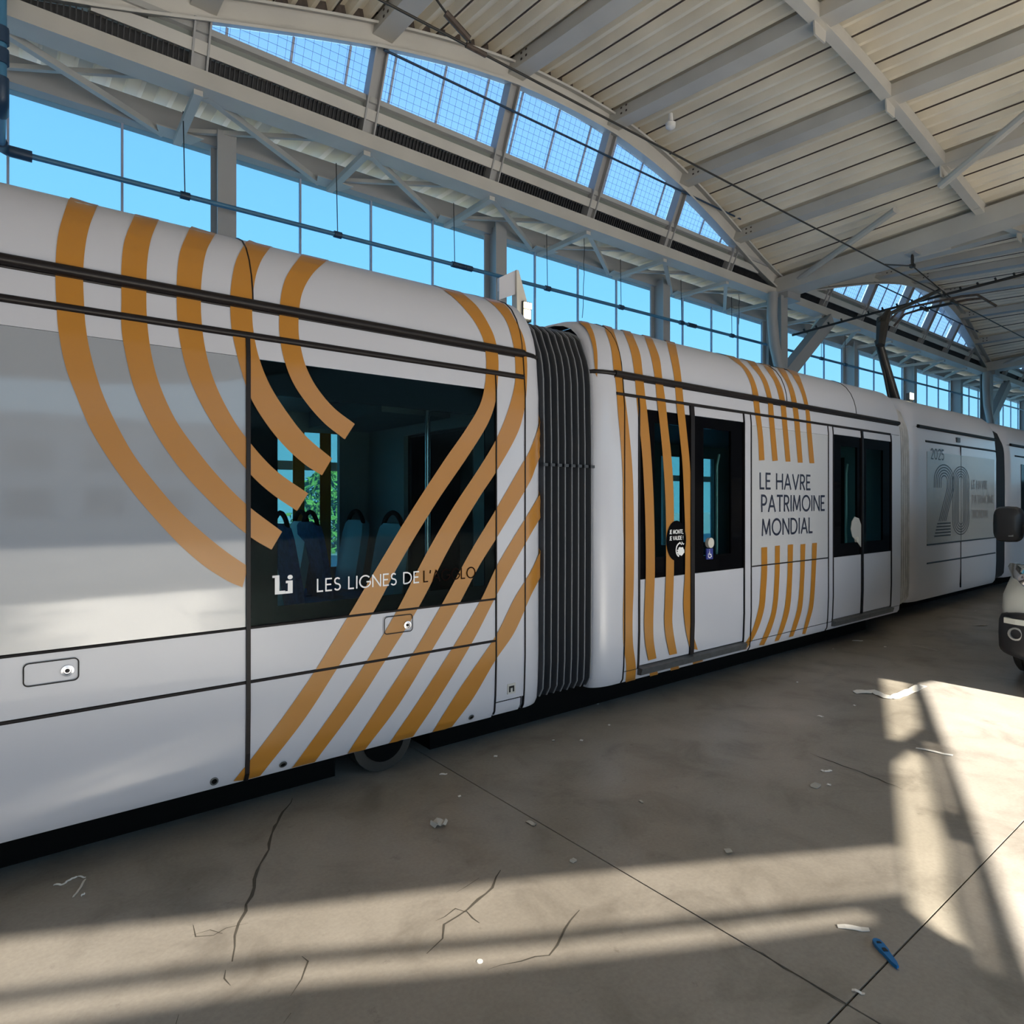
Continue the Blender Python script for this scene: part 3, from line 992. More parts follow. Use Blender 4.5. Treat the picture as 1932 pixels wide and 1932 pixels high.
for x, y in ((2.35, 3.9), (4.3, 3.9), (4.95, 4.6), (7.3, 4.0), (7.9, 4.6)):
    MB().tube([(x, y, 0.4), (x, y, 2.36)], 0.018, 10).build('grab_pole', 'chrome', tram, 50)
MB().box(2.05, 2.6, 4.0, 5.3, 2.2, 2.34).build('display_box', 'interior_dark', tram)
# bogie wheels
for x in (1.80,):
    a = [(x + 0.19 * math.cos(t * math.pi / 14), 0, 0.192 + 0.19 * math.sin(t * math.pi / 14)) for t in range(28)]
    mb = MB()
    mb.loft([[(p[0], D + 0.24, p[2]) for p in a], [(p[0], D + 0.36, p[2]) for p in a]])
    wo = mb.build('wheel', 'wheel_steel', tram, 40)
    a2 = [(x + 0.13 * math.cos(t * math.pi / 14), 0, 0.192 + 0.13 * math.sin(t * math.pi / 14)) for t in range(28)]
    MB().loft([[(p[0], D + 0.225, p[2]) for p in a2], [(p[0], D + 0.24, p[2]) for p in a2]]).build('hub', 'under', wo, 40)
for x0, x1 in ((-11.5, 1.5), (2.12, 3.7), (3.7, 8.2), (8.3, 20)):
    MB().box(x0, x1, D + (0.24 if x0 < 8.3 else 0.6), FY - 0.1, 0.05, 0.3).build('undercarriage_shade', 'under', tram)  # low black boxes, extended to stop light and keep the tram's underside dark
MB().box(1.5, 2.12, D + 0.5, FY - 0.1, 0.05, 0.3).build('bogie_frame', 'under', tram)

# bellows between carriages 1 and 2
def bellow_ring(x, grow, base=D, zt=2.83):
    pr = [(0.13, 0.27), (0.095, 0.33), (0.085, 0.5), (0.08, 1.2), (0.08, 2.0), (0.09, 2.42), (0.102, 2.52), (0.122, 2.60), (0.152, 2.67), (0.192, 2.73), (0.245, 2.775), (0.31, 2.81), (0.40, zt), (1.2, zt + 0.005)]
    near = [(x, base + y - grow, z + (grow if z > 2.7 else 0)) for y, z in pr]
    far = [(x, base + 2.4 - y + grow, z + (grow if z > 2.7 else 0)) for y, z in reversed(pr)]
    return near + far
NF = 8
bx0, bx1 = 2.862, 3.372
for i in range(NF):
    xa = bx0 + (bx1 - bx0) * i / NF
    xb = bx0 + (bx1 - bx0) * (i + 1) / NF
    w_ = xb - xa
    rows = [bellow_ring(xa, -0.03), bellow_ring(xa + 0.30 * w_, 0.012), bellow_ring(xa + 0.5 * w_, 0.03), bellow_ring(xa + 0.70 * w_, 0.012), bellow_ring(xb, -0.03)]
    fo = MB().grid(rows).build('bellows_fold', 'bellow', tram, 60)
    rows = [bellow_ring(xa + 0.44 * w_, 0.028), bellow_ring(xa + 0.44 * w_, 0.037), bellow_ring(xa + 0.56 * w_, 0.037), bellow_ring(xa + 0.56 * w_, 0.028)]
    MB().grid(rows).build('fold_edge', 'bellow_edge', fo)
for (zj, hj) in ((1.84, 0.010),):
    for i in range(NF):
        xa = bx0 + (bx1 - bx0) * (i + 0.5) / NF
        MB().box(xa - 0.02, xa + 0.02, D + 0.03, D + 0.06, zj - hj, zj + hj).build('bellows_clip', 'bellow', tram)

# roof fittings of carriage 1
r1 = on_y(895, 545, D + 0.42)
MB().bar((2.35, D + 0.55, 3.0), (2.83, D + 0.55, 2.995), 0.05, 0.03).build('roof_rail', 'sill_grey', tram)

# carriage 3 (turned a little away by the curve), carriage 4
D3, D4 = 3.46, 3.56
def bodyshell(base, xa, xb, zr, ztrim, cornerlen=0.22):
    """generic carriage with rounded ends"""
    xs_ = [xa + cornerlen * (1 - math.cos(i * math.pi / 12)) for i in range(7)] + [xb - cornerlen * (1 - math.cos((6 - i) * math.pi / 12)) for i in range(7)]
    def co(x):
        d = min(x - xa, xb - x)
        if d >= cornerlen: return 0
        t = 1 - d / cornerlen
        return 0.10 * (1 - math.sqrt(max(0, 1 - t * t)))
    rows, rows2 = [], []
    lift = zr - 2.55
    for x in xs_:
        c = co(x)
        near = [(y, z + (lift if z > 2.3 else 0)) for y, z in PROF]
        lo = [(y, z) for y, z in near if z < zr - 0.02] + [(0.022, zr - 0.01)]
        hi = [(0.022, zr)] + [(y, z) for y, z in near if z > zr + 0.01]
        rows.append([(x, base + y + c, z) for y, z in lo])
        rows2.append([(x, base + y + c, z - 0.4 * c) for y, z in hi] + [(x, base + 2.4 - y - c, z - 0.4 * c) for y, z in reversed(hi)])
    MB().grid(rows).build('side_shell', W, tram, 35)
    MB().grid(rows2).build('roof_cowl', R, tram, 35)
    MB().box(xa + 0.1, xb - 0.1, base + 0.3, base + 2.3, 0.3, 0.42).build('cabin_floor', 'interior_dark', tram)
    MB().box(xa + 0.02, xa + 0.04, base + 0.11, base + 2.28, 0.3, zr + 0.05).build('end_frame', 'bellow', tram)
    MB().box(xb - 0.04, xb - 0.02, base + 0.11, base + 2.28, 0.3, zr + 0.05).build('end_frame', 'bellow', tram)
    MB().box(xa, xb, base + 2.3, base + 2.4, 0.3, zr).build('far_side', 'interior_grey', tram)
    MB().tube([(xa + 0.2, base + 0.012, zr), (xb - 0.2, base + 0.012, zr)], 0.024, 8).build('drip_rail', 'rubber', tram, 50)
    MB().tube([(xa + 0.45, base + 0.012, ztrim), (xb - 0.12, base + 0.012, ztrim)], 0.017, 8).build('seal', 'rubber', tram, 50)
bodyshell(D3, 9.52, 13.12, 2.60, 2.41)
bodyshell(D4, 13.95, 20.5, 2.59, 2.40)
# printed panel of carriage 3
MB().box(10.0, 11.30, D3 - 0.006, D3 + 0.02, 1.0, 2.27).build('filmed_window', 'film_dull', tram)
MB().box(11.31, 12.85, D3 - 0.006, D3 + 0.02, 1.0, 2.27).build('filmed_window', 'film_dull', tram)
for z, a, b in ((0.99, 10.0, 12.9), (0.735, 10.0, 12.9)):
    MB().tube([(a, D3, z), (b, D3, z)], 0.011, 8).build('seal', 'rubber', tram)
MB().box(11.30, 11.31, D3 - 0.008, D3 + 0.01, 0.3, 2.40).build('seal', 'rubber', tram)
MB().box(11.15, 11.28, D3 - 0.006, D3 + 0.02, 2.46, 2.53).build('vent', 'sill_grey', tram)
MB().box(14.75, 16.4, D4 - 0.008, D4 + 0.02, 1.0, 2.26).build('window', 'frit', tram)
MB().box(16.6, 19.5, D4 - 0.008, D4 + 0.02, 1.0, 2.26).build('window', 'frit', tram)

def simple_bellow(xa, xb, ba, bb, m, edge, n, zt):
    for i in range(n):
        rr = []
        for q, gq in ((0, -0.02), (0.5, 0.02), (1, -0.02)):
            t = (i + q) / n
            rr.append(bellow_ring(xa + (xb - xa) * t, gq + 0.03, ba + (bb - ba) * t, zt))
        fo = MB().grid(rr).build('bellows_fold', m, tram, 60)
        t = (i) / n
        MB().grid([bellow_ring(xa + (xb - xa) * t, 0.012, ba + (bb - ba) * t, zt), bellow_ring(xa + (xb - xa) * (t + 0.03), 0.03, ba + (bb - ba) * t, zt), bellow_ring(xa + (xb - xa) * (t + 0.06), 0.012, ba + (bb - ba) * t, zt)]).build('fold_edge', edge, fo)
simple_bellow(8.585, 9.53, D, D3, 'bellow_pale', 'rubber', 6, 2.84)
simple_bellow(13.10, 13.97, D3, D4, 'bellow', 'bellow', 5, 2.84)

# ---------------------------------------------------------------- stripes
def resample(pts, n):
    ds = [0]
    for a, b in zip(pts, pts[1:]):
        ds.append(ds[-1] + math.hypot(b[0] - a[0], b[1] - a[1]))
    # smooth Catmull-Rom in arc length
    out = []
    for i in range(n + 1):
        s_ = ds[-1] * i / n
        k = 0
        while k < len(ds) - 2 and ds[k + 1] < s_: k += 1
        t = (s_ - ds[k]) / max(1e-6, ds[k + 1] - ds[k])
        p0, p1, p2, p3 = pts[max(0, k - 1)], pts[k], pts[k + 1], pts[min(len(pts) - 1, k + 2)]
        q = []
        for a in (0, 1):
            m1 = (p2[a] - p0[a]) * 0.5 * (ds[k + 1] - ds[k]) * 2 / max(1e-6, (ds[min(len(ds) - 1, k + 1)] - ds[max(0, k - 1)]))
            m2 = (p3[a] - p1[a]) * 0.5 * (ds[k + 1] - ds[k]) * 2 / max(1e-6, (ds[min(len(ds) - 1, k + 2)] - ds[k]))
            t2, t3 = t * t, t * t * t
            q.append((2 * t3 - 3 * t2 + 1) * p1[a] + (t3 - 2 * t2 + t) * m1 + (-2 * t3 + 3 * t2) * p2[a] + (t3 - t2) * m2)
        out.append(tuple(q))
    return out
def parse(s_):
    v = [float(q) for q in s_.replace(';', ' ').replace(',', ' ').split()]
    return list(zip(v[0::2], v[1::2]))
def decal(le, ri, name='stripe', m='orange', n=140, cols=3, lift=0.003):
    L, Rr = resample(parse(le), n), resample(parse(ri), n)
    rows = []
    for a, b in zip(L, Rr):
        r = []
        for c in range(cols + 1):
            t = c / cols
            p, nn = on_tram(a[0] + (b[0] - a[0]) * t, a[1] + (b[1] - a[1]) * t)
            q = p + nn * lift
            r.append((q.x, q.y, q.z))
        rows.append(r)
    if rows[0][0][2] > 2.86 and not 3.3 < rows[0][0][0] < 3.52:
        extra = []
        r0, r1 = rows[0], rows[2]
        for k in range(1, 7):
            er = []
            for p, q in zip(r0, r1):
                y = p[1] + 0.07 * k
                gx = max(-1.2, min(1.2, (p[0] - q[0]) / max(0.02, p[1] - q[1])))
                z = lerp_table([(D + a, b) for a, b in PROF if b > 2.6], y) + 0.010
                er.append((p[0] + gx * 0.07 * k, y, max(z, p[2])))
            extra.insert(0, er)
        rows = extra + rows
    MB().grid(rows).build(name, m, tram, 60)
STR = [
 ('129,378 111,437 105,490 105,543 107,583 110,622 123,689 146,752 172,812 209,872 248,926 292,978 338,1027 384,1067 431,1097 457,1108', '185,386 169,427 161,464 157,513 158,563 162,620 172,673 192,739 219,799 252,858 292,911 335,961 381,1004 427,1041 468,1069'),
 ('255,404 235,454 229,503 229,563 229,617 235,660 252,729 278,789 311,845 351,898 398,948 441,988 479,1018 512,1037', '300,414 285,451 278,490 276,537 277,600 285,666 301,726 331,792 368,845 411,898 464,951 532,1003'),
 ('358,431 340,474 334,517 333,563 336,620 348,683 368,739 398,795 431,843 477,900 517,935 560,964', '407,441 391,470 383,504 379,547 380,605 388,663 404,719 431,776 461,822 517,885 581,931'),
 ('464,457 446,490 437,530 434,570 437,622 446,666 455,699 471,747 497,792 533,838 573,875 607,897', '513,464 494,490 482,523 476,570 477,617 487,670 507,723 537,772 576,822 626,865'),
 ('570,480 543,517 532,547 527,590 527,630 536,679 553,723 579,762 612,799 650,829', '619,490 590,517 571,550 564,586 563,625 566,650 576,689 596,729 629,769 669,800'),
 ('831,543 864,570 894,606 910,637 915,660 917,689 914,729 904,766 877,812 838,868 771,971 705,1080 658,1160 596,1262 539,1345 478,1426 440,1473', '868,550 901,580 927,623 936,650 940,680 939,715 934,759 920,799 884,858 821,951 755,1060 705,1153 639,1256 573,1358 486,1469'),
 ('895,553 915,564 937,582 956,609 968,651 972,690 970,730 954,786 934,832 904,882 854,958 804,1044 745,1158 695,1242 626,1345 549,1451', '920,560 935,565 956,579 974,609 987,635 993,668 994,710 990,765 977,815 937,888 904,938 851,1027 789,1146 733,1236 669,1335 589,1443'),
 ('1024,740 1021,786 1000,848 983,878 937,958 887,1041 832,1142 781,1229 712,1335 652,1426', '1029,780 1026,839 1010,882 1000,908 937,1014 904,1067 867,1137 816,1224 748,1335 685,1418'),
 ('1031,911 1003,958 939,1064 907,1131 859,1213 791,1319 732,1405', '1033,955 1003,1004 939,1118 892,1209 824,1322 775,1395'),
 ('1033,1007 1003,1074 970,1129 935,1199 867,1299 814,1383', '1034,1062 1003,1120 970,1193 934,1246 891,1319 849,1375'),
 ('1090,606 1107,623 1118,655 1121,686 1123,706', '1109,606 1120,630 1126,661 1127,692 1126,712'),
 ('1140,617 1152,655 1157,695 1162,729 1165,773 1170,828 1174,891 1175,953 1177,1046 1176,1120 1175,1166 1176,1216 1181,1256 1180,1287', '1157,623 1168,661 1172,695 1177,735 1183,782 1188,828 1193,891 1195,953 1196,1046 1195,1110 1193,1166 1194,1216 1199,1256 1198,1286'),
 ('1177,628 1189,661 1196,701 1200,745 1203,779 1210,844 1214,906 1217,984 1218,1077 1216,1140 1215,1176 1217,1213 1223,1246', '1193,631 1207,667 1212,704 1217,748 1221,782 1227,844 1231,906 1234,984 1235,1077 1233,1140 1232,1176 1233,1209 1238,1242'),
 ('1216,637 1227,670 1234,707 1239,754 1244,797 1250,860 1254,922 1256,984 1256,1077 1254,1140 1253,1172 1256,1203 1263,1236', '1231,641 1244,676 1249,714 1255,757 1259,797 1266,860 1270,922 1271,984 1271,1077 1269,1140 1268,1172 1271,1199 1277,1233'),
 ('1258,648 1267,686 1272,717 1276,763 1281,813 1287,875 1290,937 1292,999 1292,1077 1289,1140 1293,1186 1301,1223', '1275,653 1283,698 1287,735 1290,766 1295,813 1301,875 1304,937 1305,999 1305,1077 1303,1145 1305,1186 1316,1226'),
 ('1224,1262 1226,1276', '1239,1258 1241,1272'), ('1264,1252 1265,1265', '1279,1248 1281,1261'), ('1306,1241 1307,1253', '1323,1236 1326,1247'),
 ('1380,678 1401,695 1416,726 1422,766 1429,816 1432,869', '1394,679 1416,704 1429,738 1433,773 1439,822 1442,868'),
 ('1413,686 1435,714 1447,751 1450,785 1457,870', '1429,690 1447,720 1457,757 1460,791 1467,869'),
 ('1441,691 1460,720 1471,757 1475,794 1482,871', '1457,697 1475,732 1482,766 1485,801 1491,871'),
 ('1469,699 1485,726 1494,763 1499,804 1505,873', '1483,702 1498,738 1505,773 1509,810 1514,873'),
 ('1494,707 1509,735 1519,773 1522,813 1527,874', '1508,710 1520,745 1527,779 1531,819 1536,874'),
 ('1436,1033 1436,1077 1434,1110 1431,1146 1416,1196 1396,1226', '1447,1032 1447,1077 1445,1110 1441,1150 1427,1193 1407,1225'),
 ('1462,1030 1461,1090 1456,1150 1444,1189 1432,1217', '1471,1029 1470,1090 1465,1150 1454,1189 1441,1217'),
 ('1486,1028 1485,1090 1480,1146 1470,1186 1461,1210', '1496,1027 1494,1090 1490,1146 1480,1183 1469,1208'),
 ('1510,1027 1509,1090 1504,1146 1495,1180 1488,1202', '1519,1026 1517,1090 1513,1146 1505,1176 1496,1200'),
 ('1532,1025 1530,1090 1526,1143 1519,1173 1513,1196', '1541,1024 1538,1090 1534,1143 1527,1171 1519,1196'),
]
for le, ri in STR:
    decal(le, ri)

# ---------------------------------------------------------------- lettering (own stroke alphabet)
def arc(cx, cy, rx, ry, a0, a1, n=14):
    return [(cx + rx * math.cos(math.radians(a0 + (a1 - a0) * i / n)), cy + ry * math.sin(math.radians(a0 + (a1 - a0) * i / n))) for i in range(n + 1)]
FONT = {
 'L': (0.46, [[(0.05, 1), (0.05, 0.05), (0.44, 0.05)]]),
 'E': (0.50, [[(0.48, 0.95), (0.05, 0.95), (0.05, 0.05), (0.48, 0.05)], [(0.05, 0.51), (0.42, 0.51)]]),
 'H': (0.70, [[(0.05, 0), (0.05, 1)], [(0.65, 0), (0.65, 1)], [(0.05, 0.51), (0.65, 0.51)]]),
 'A': (0.74, [[(0.03, 0), (0.37, 0.97), (0.71, 0)], [(0.16, 0.33), (0.58, 0.33)]]),
 'V': (0.72, [[(0.03, 1), (0.36, 0.03), (0.69, 1)]]),
 'R': (0.56, [[(0.05, 0), (0.05, 0.95), (0.25, 0.95)] + arc(0.25, 0.71, 0.24, 0.24, 90, -90) + [(0.05, 0.47)], [(0.25, 0.47), (0.52, 0)]]),
 'P': (0.54, [[(0.05, 0), (0.05, 0.95), (0.24, 0.95)] + arc(0.24, 0.69, 0.26, 0.26, 90, -90) + [(0.05, 0.43)]]),
 'T': (0.60, [[(0.0, 0.95), (0.60, 0.95)], [(0.30, 0), (0.30, 0.95)]]),
 'I': (0.12, [[(0.06, 0), (0.06, 1)]]),
 'M': (0.86, [[(0.05, 0), (0.12, 0.97), (0.43, 0.12), (0.74, 0.97), (0.81, 0)]]),
 'O': (0.94, [arc(0.47, 0.5, 0.43, 0.46, 0, 360, 30)]),
 'N': (0.72, [[(0.05, 0), (0.05, 0.97), (0.67, 0.03), (0.67, 1)]]),
 'D': (0.74, [[(0.05, 0.05), (0.05, 0.95), (0.26, 0.95)] + arc(0.26, 0.5, 0.43, 0.45, 90, -90, 18) + [(0.05, 0.05)]]),
 'S': (0.50, [arc(0.25, 0.73, 0.19, 0.22, 35, 250) + arc(0.24, 0.27, 0.21, 0.23, 70, -150)]),
 'G': (0.86, [arc(0.46, 0.5, 0.42, 0.46, 42, 340, 26) + [(0.855, 0.47), (0.55, 0.47)]]),
 'J': (0.40, [[(0.32, 1), (0.32, 0.2)] + arc(0.16, 0.2, 0.16, 0.16, 0, -130)]),
 "'": (0.14, [[(0.09, 1), (0.05, 0.72)]]),
 ',': (0.14, [[(0.09, 0.1), (0.04, -0.15)]]),
 '!': (0.14, [[(0.07, 1), (0.07, 0.3)], [(0.07, 0.1), (0.07, 0.0)]]),
 '2': (0.54, [arc(0.27, 0.72, 0.23, 0.24, 170, -30) + [(0.05, 0.04), (0.52, 0.04)]]),
 '0': (0.64, [arc(0.32, 0.5, 0.27, 0.46, 0, 360, 26)]),
 '5': (0.52, [[(0.46, 0.95), (0.13, 0.95), (0.09, 0.55)] + arc(0.23, 0.32, 0.25, 0.28, 115, -140)]),
 ' ': (0.28, []),
}
SEQ = [0]
def stroke(mb, pts, t, to3):
    """split at sharp corners, then lay each run as its own ribbon"""
    pts = [p for i, p in enumerate(pts) if i == 0 or math.hypot(p[0] - pts[i - 1][0], p[1] - pts[i - 1][1]) > 1e-6]
    runs, cur = [], [pts[0]]
    for i in range(1, len(pts)):
        cur.append(pts[i])
        if i < len(pts) - 1:
            a, b, c = pts[i - 1], pts[i], pts[i + 1]
            u = ((b[0] - a[0]), (b[1] - a[1])); v = ((c[0] - b[0]), (c[1] - b[1]))
            dt = (u[0] * v[0] + u[1] * v[1]) / (math.hypot(*u) * math.hypot(*v))
            if dt < 0.35:
                l = math.hypot(*u); e = t * (0.5 if dt > -0.2 else 0.25)
                cur[-1] = (b[0] + u[0] / l * e, b[1] + u[1] / l * e)
                runs.append(cur); cur = [b]
    runs.append(cur)
    for r in runs:
        stroke_run(mb, r, t, to3)
def stroke_run(mb, pts, t, to3):
    """ribbon of even width with mitred corners"""
    pts = [p for i, p in enumerate(pts) if i == 0 or math.hypot(p[0] - pts[i - 1][0], p[1] - pts[i - 1][1]) > 1e-6]
    closed = math.hypot(pts[0][0] - pts[-1][0], pts[0][1] - pts[-1][1]) < 1e-5
    n = len(pts)
    SEQ[0] = (SEQ[0] + 1) % 7
    dy = SEQ[0] * 0.00012
    vs = []
    for i, p in enumerate(pts):
        a = pts[i - 1] if i > 0 else (pts[-2] if closed else None)
        b = pts[i + 1] if i < n - 1 else (pts[1] if closed else None)
        def un(u, v):
            l = math.hypot(v[0] - u[0], v[1] - u[1]); return ((v[0] - u[0]) / l, (v[1] - u[1]) / l)
        d1 = un(a, p) if a else un(p, b)
        d2 = un(p, b) if b else d1
        n1, n2 = (-d1[1], d1[0]), (-d2[1], d2[0])
        mx, my = n1[0] + n2[0], n1[1] + n2[1]
        l2 = mx * mx + my * my
        k = min(2.2, 2 / max(l2, 0.3)) if l2 > 1e-9 else 1
        mx, my = mx * k / 2 * t, my * k / 2 * t
        for sg in (1, -1):
            q = to3(p[0] + sg * mx, p[1] + sg * my)
            vs.append((q[0], q[1] - dy, q[2]))
    mb.add(vs, [(2 * i, 2 * i + 1, 2 * i + 3, 2 * i + 2) for i in range(n - 1)])
def text(s_, x0, x1, z0, h, y, m, thick=0.095, name='lettering', slant=0.0, gap=0.13):
    wd = sum(FONT[c][0] + gap for c in s_) - gap
    k = (x1 - x0) / wd
    mb = MB()
    cur = 0.0
    for c in s_ + ' ':
        a, st = FONT[c]
        for sp in st:
            stroke(mb, [((cur + p[0]) * k, p[1] * h) for p in sp], thick * h, lambda u, v: (x0 + u + slant * v, y, z0 + v))
        if c == ' ' and mb.v:
            mb.build(name, m, tram)          # one object for each printed word
            mb = MB()
        cur += a + gap
YT = D - 0.006
YP = D - 0.002
def tx(px, py): 
    p = on_y(px, py, D); return p.x, p.z
a0, zb = tx(597, 1117); a1, _ = tx(790, 1100)
hh = tx(597, 1092)[1] - tx(597, 1117)[1]
text('LES LIGNES DE', a0, a1, zb, hh, YT, 'print_white', 0.115)
a0, _ = tx(798, 1100); a1, _ = tx(896, 1090)
text("L'AGGLO", a0, a1, zb, hh, YT, 'print_brown', 0.10)
# Li mark
lx, lz = tx(513, 1122); lx2, lz2 = tx(552, 1122)
mb = MB()
S_ = (lx2 - lx); HH = tx(513, 1086)[1] - lz
LQ = [0]
def q(u0, u1, v0, v1):
    LQ[0] += 1
    YT = D - 0.006 - LQ[0] * 0.0003
    mb.add([(lx + u0 * S_, YT, lz + v0 * HH), (lx + u1 * S_, YT, lz + v0 * HH), (lx + u1 * S_, YT, lz + v1 * HH), (lx + u0 * S_, YT, lz + v1 * HH)], [(0, 1, 2, 3)])
q(0.12, 0.34, 0.0, 1.0); q(0.0, 0.16, 0.88, 1.0); q(0.12, 0.62, 0.0, 0.17); q(0.74, 0.98, 0.0, 0.68); q(0.64, 0.8, 0.55, 0.68); q(0.62, 0.98, 0.0, 0.13)
mb.add([(lx + (0.86 + 0.13 * math.cos(t * math.pi / 8)) * S_, YT, lz + (0.86 + 0.12 * math.sin(t * math.pi / 8)) * HH) for t in range(16)], [tuple(range(16))])
mb.build('logo', 'print_white', tram)
# LE HAVRE PATRIMOINE MONDIAL
for s_, pa, pb in (('LE HAVRE', (1433, 925), (1529, 923)), ('PATRIMOINE', (1436, 967), (1556, 963)), ('MONDIAL', (1437, 1012), (1533, 1005))):
    xa, za = tx(*pa); xb, zb2 = tx(*pb)
    hh = {'LE HAVRE': 0.152, 'PATRIMOINE': 0.158, 'MONDIAL': 0.156}[s_]
    text(s_, xa, xb, (za + zb2) / 2, hh, YP, 'print_dark', 0.135)
# carriage 3 print
y3 = D3 - 0.0075
def t3(px, py):
    p = on_y(px, py, D3); return p.x, p.z
xa, za = t3(1755, 866); xb, _ = t3(1780, 866)
text('2025', xa, xb, za, 0.15, y3, 'print_grey', 0.12)
for s_, pa, pb in (('LE HAVRE', (1832, 922), (1862, 922)), ('PATRIMOINE', (1833, 950), (1873, 950)), ('MONDIAL', (1834, 978), (1864, 978))):
    xa, za = t3(*pa); xb, _ = t3(*pb)
    text(s_, xa, xb, za, 0.13, y3, 'print_faint', 0.15)
# numeral 20 of five parallel lines
ox, oz = t3(1760, 1012); ow = t3(1826, 1000)[0] - ox
oh = t3(1775, 874)[1] - oz
mb = MB()
def T20(u, v): return (ox + u * ow, y3, oz + v * oh)
for i in range(5):
    r = 0.27 - i * 0.046
    pts = [(0.29 - r, 0.66)] + arc(0.29, 0.76, r, r * 0.82, 180, 0, 16)
    sx = 0.29 + r
    pts += [(sx, 0.66), (sx - 0.06, 0.54), (0.33 - 0.046 * i, 0.20)]
    stroke(mb, pts, 0.016, T20)
    stroke(mb, [(0.02 + 0.02 * i, 0.0 + 0.042 * i), (0.47, 0.0 + 0.042 * i)], 0.020, T20)
    r2 = 0.245 - i * 0.044
    stroke(mb, arc(0.77, 0.78, r2, r2 * 0.80, 0, 180, 14) + [(0.77 - r2, 0.22)] + arc(0.77, 0.20, r2, r2 * 0.85, 180, 360, 14) + [(0.77 + r2, 0.78)], 0.016, T20)
mb.build('numeral_print', 'print_grey', tram)
# door sticker, button, access sign
cx_, cz_ = tx(1275, 1020)
rx_ = 0.125
mb = MB()
mb.add([(cx_ + rx_ * math.cos(t * math.pi / 16), YT, cz_ + 0.16 * math.sin(t * math.pi / 16)) for t in range(32)], [tuple(range(32))])
st = mb.build('sticker', 'frit', tram)
text('JE MONTE,', cx_ - 0.09, cx_ + 0.085, cz_ + 0.055, 0.032, YT - 0.002, 'print_white', 0.17)
text('JE VALIDE !', cx_ - 0.09, cx_ + 0.085, cz_ + 0.005, 0.032, YT - 0.002, 'print_white', 0.17)
mb = MB()
hx, hz = tx(1283, 1040)
mb.add([(hx + 0.045 * math.cos(t * math.pi / 10) * (1 + 0.18 * math.sin(3 * t)), YT - 0.002, hz + 0.034 * math.sin(t * math.pi / 10) * (1 + 0.15 * math.cos(2 * t))) for t in range(20)], [tuple(range(20))])
stroke(mb, arc(0, 0, 0.055, 0.055, 95, 250, 10), 0.012, lambda u, v: (hx + u - 0.005, YT - 0.002, hz + v + 0.012))
for k in range(2):
    stroke(mb, [(0.0 + 0.025 * k, 0.075), (0.02 + 0.025 * k, 0.055), (0.03 + 0.025 * k, 0.06)], 0.008, lambda u, v: (hx + u - 0.015, YT - 0.002, hz + v))
mb.build('hand_symbol', 'print_white', tram)
bx_, bz_ = tx(1338, 1024)
a = [(bx_ + 0.042 * math.cos(t * math.pi / 12), 0, bz_ + 0.042 * math.sin(t * math.pi / 12)) for t in range(24)]
bo = MB().loft([[(p[0], D - 0.02, p[2]) for p in a], [(p[0], D + 0.01, p[2]) for p in a]]).build('door_button', 'button', tram, 40)
wx_, wz_ = tx(1338, 1045)
MB().box(wx_ - 0.045, wx_ + 0.045, D - 0.006, D + 0.004, wz_ - 0.045, wz_ + 0.045).build('access_sign', 'blue_sign', tram)
mb = MB()
stroke(mb, arc(-0.003, -0.012, 0.02, 0.02, 120, 400, 14), 0.007, lambda u, v: (wx_ + u, D - 0.008, wz_ + v))
stroke(mb, [(-0.006, 0.022), (-0.004, -0.004), (0.014, -0.004), (0.022, -0.026)], 0.008, lambda u, v: (wx_ + u, D - 0.008, wz_ + v))
stroke(mb, [(-0.008, 0.032), (-0.004, 0.034)], 0.012, lambda u, v: (wx_ + u, D - 0.008, wz_ + v))
mb.build('access_symbol', 'print_white', tram)
bx_, bz_ = tx(1616, 1018)
MB().loft([[(bx_ + 0.03 * math.cos(t * math.pi / 8), D - 0.015, bz_ + 0.03 * math.sin(t * math.pi / 8)) for t in range(16)], [(bx_ + 0.03 * math.cos(t * math.pi / 8), D + 0.01, bz_ + 0.03 * math.sin(t * math.pi / 8)) for t in range(16)]]).build('door_button', 'button', tram)
# bracket-shaped grey plate on the second door
px_ = [tx(*p) for p in ((1612, 975), (1620, 978), (1624, 990), (1624, 1032), (1618, 1024), (1608, 1012), (1605, 998), (1607, 984))]
MB().prism(px_, D - 0.004, D + 0.002).build('door_plate', 'paper_dull', tram)
# hatch flaps and locks
def hatch(pa, pb, lock):
    xa, za = tx(*pa); xb, zb3 = tx(*pb)
    mb = MB()
    t = 0.005
    r = 0.018
    loop = [(xa + r, za), (xb - r, za)] + arc(xb - r, za + r, r, r, -90, 0, 5) + arc(xb - r, zb3 - r, r, r, 0, 90, 5) + arc(xa + r, zb3 - r, r, r, 90, 180, 5) + arc(xa + r, za + r, r, r, 180, 270, 5)
    stroke(mb, loop, t, lambda u, v: (u, D - 0.0080, v))
    ob = mb.build('hatch', 'rubber', tram)
    lx_, lz_ = tx(*lock)
    a = [(lx_ + math.cos(i * math.pi / 10), lz_ + math.sin(i * math.pi / 10)) for i in range(20)]
    def ring(rad, y): return [(lx_ + rad * math.cos(i * math.pi / 10), y, lz_ + rad * math.sin(i * math.pi / 10)) for i in range(20)]
    MB().loft([ring(0.024, D + 0.002), ring(0.023, D - 0.009), ring(0.014, D - 0.010), ring(0.012, D - 0.006)]).build('lock', 'chrome', ob, 40)
    MB().loft([ring(0.009, D - 0.006), ring(0.007, D - 0.012)]).build('lock_core', 'rubber', ob)
hatch((44, 1296), (148, 1240), (127, 1265))
hatch((724, 1197), (777, 1158), (768, 1179))
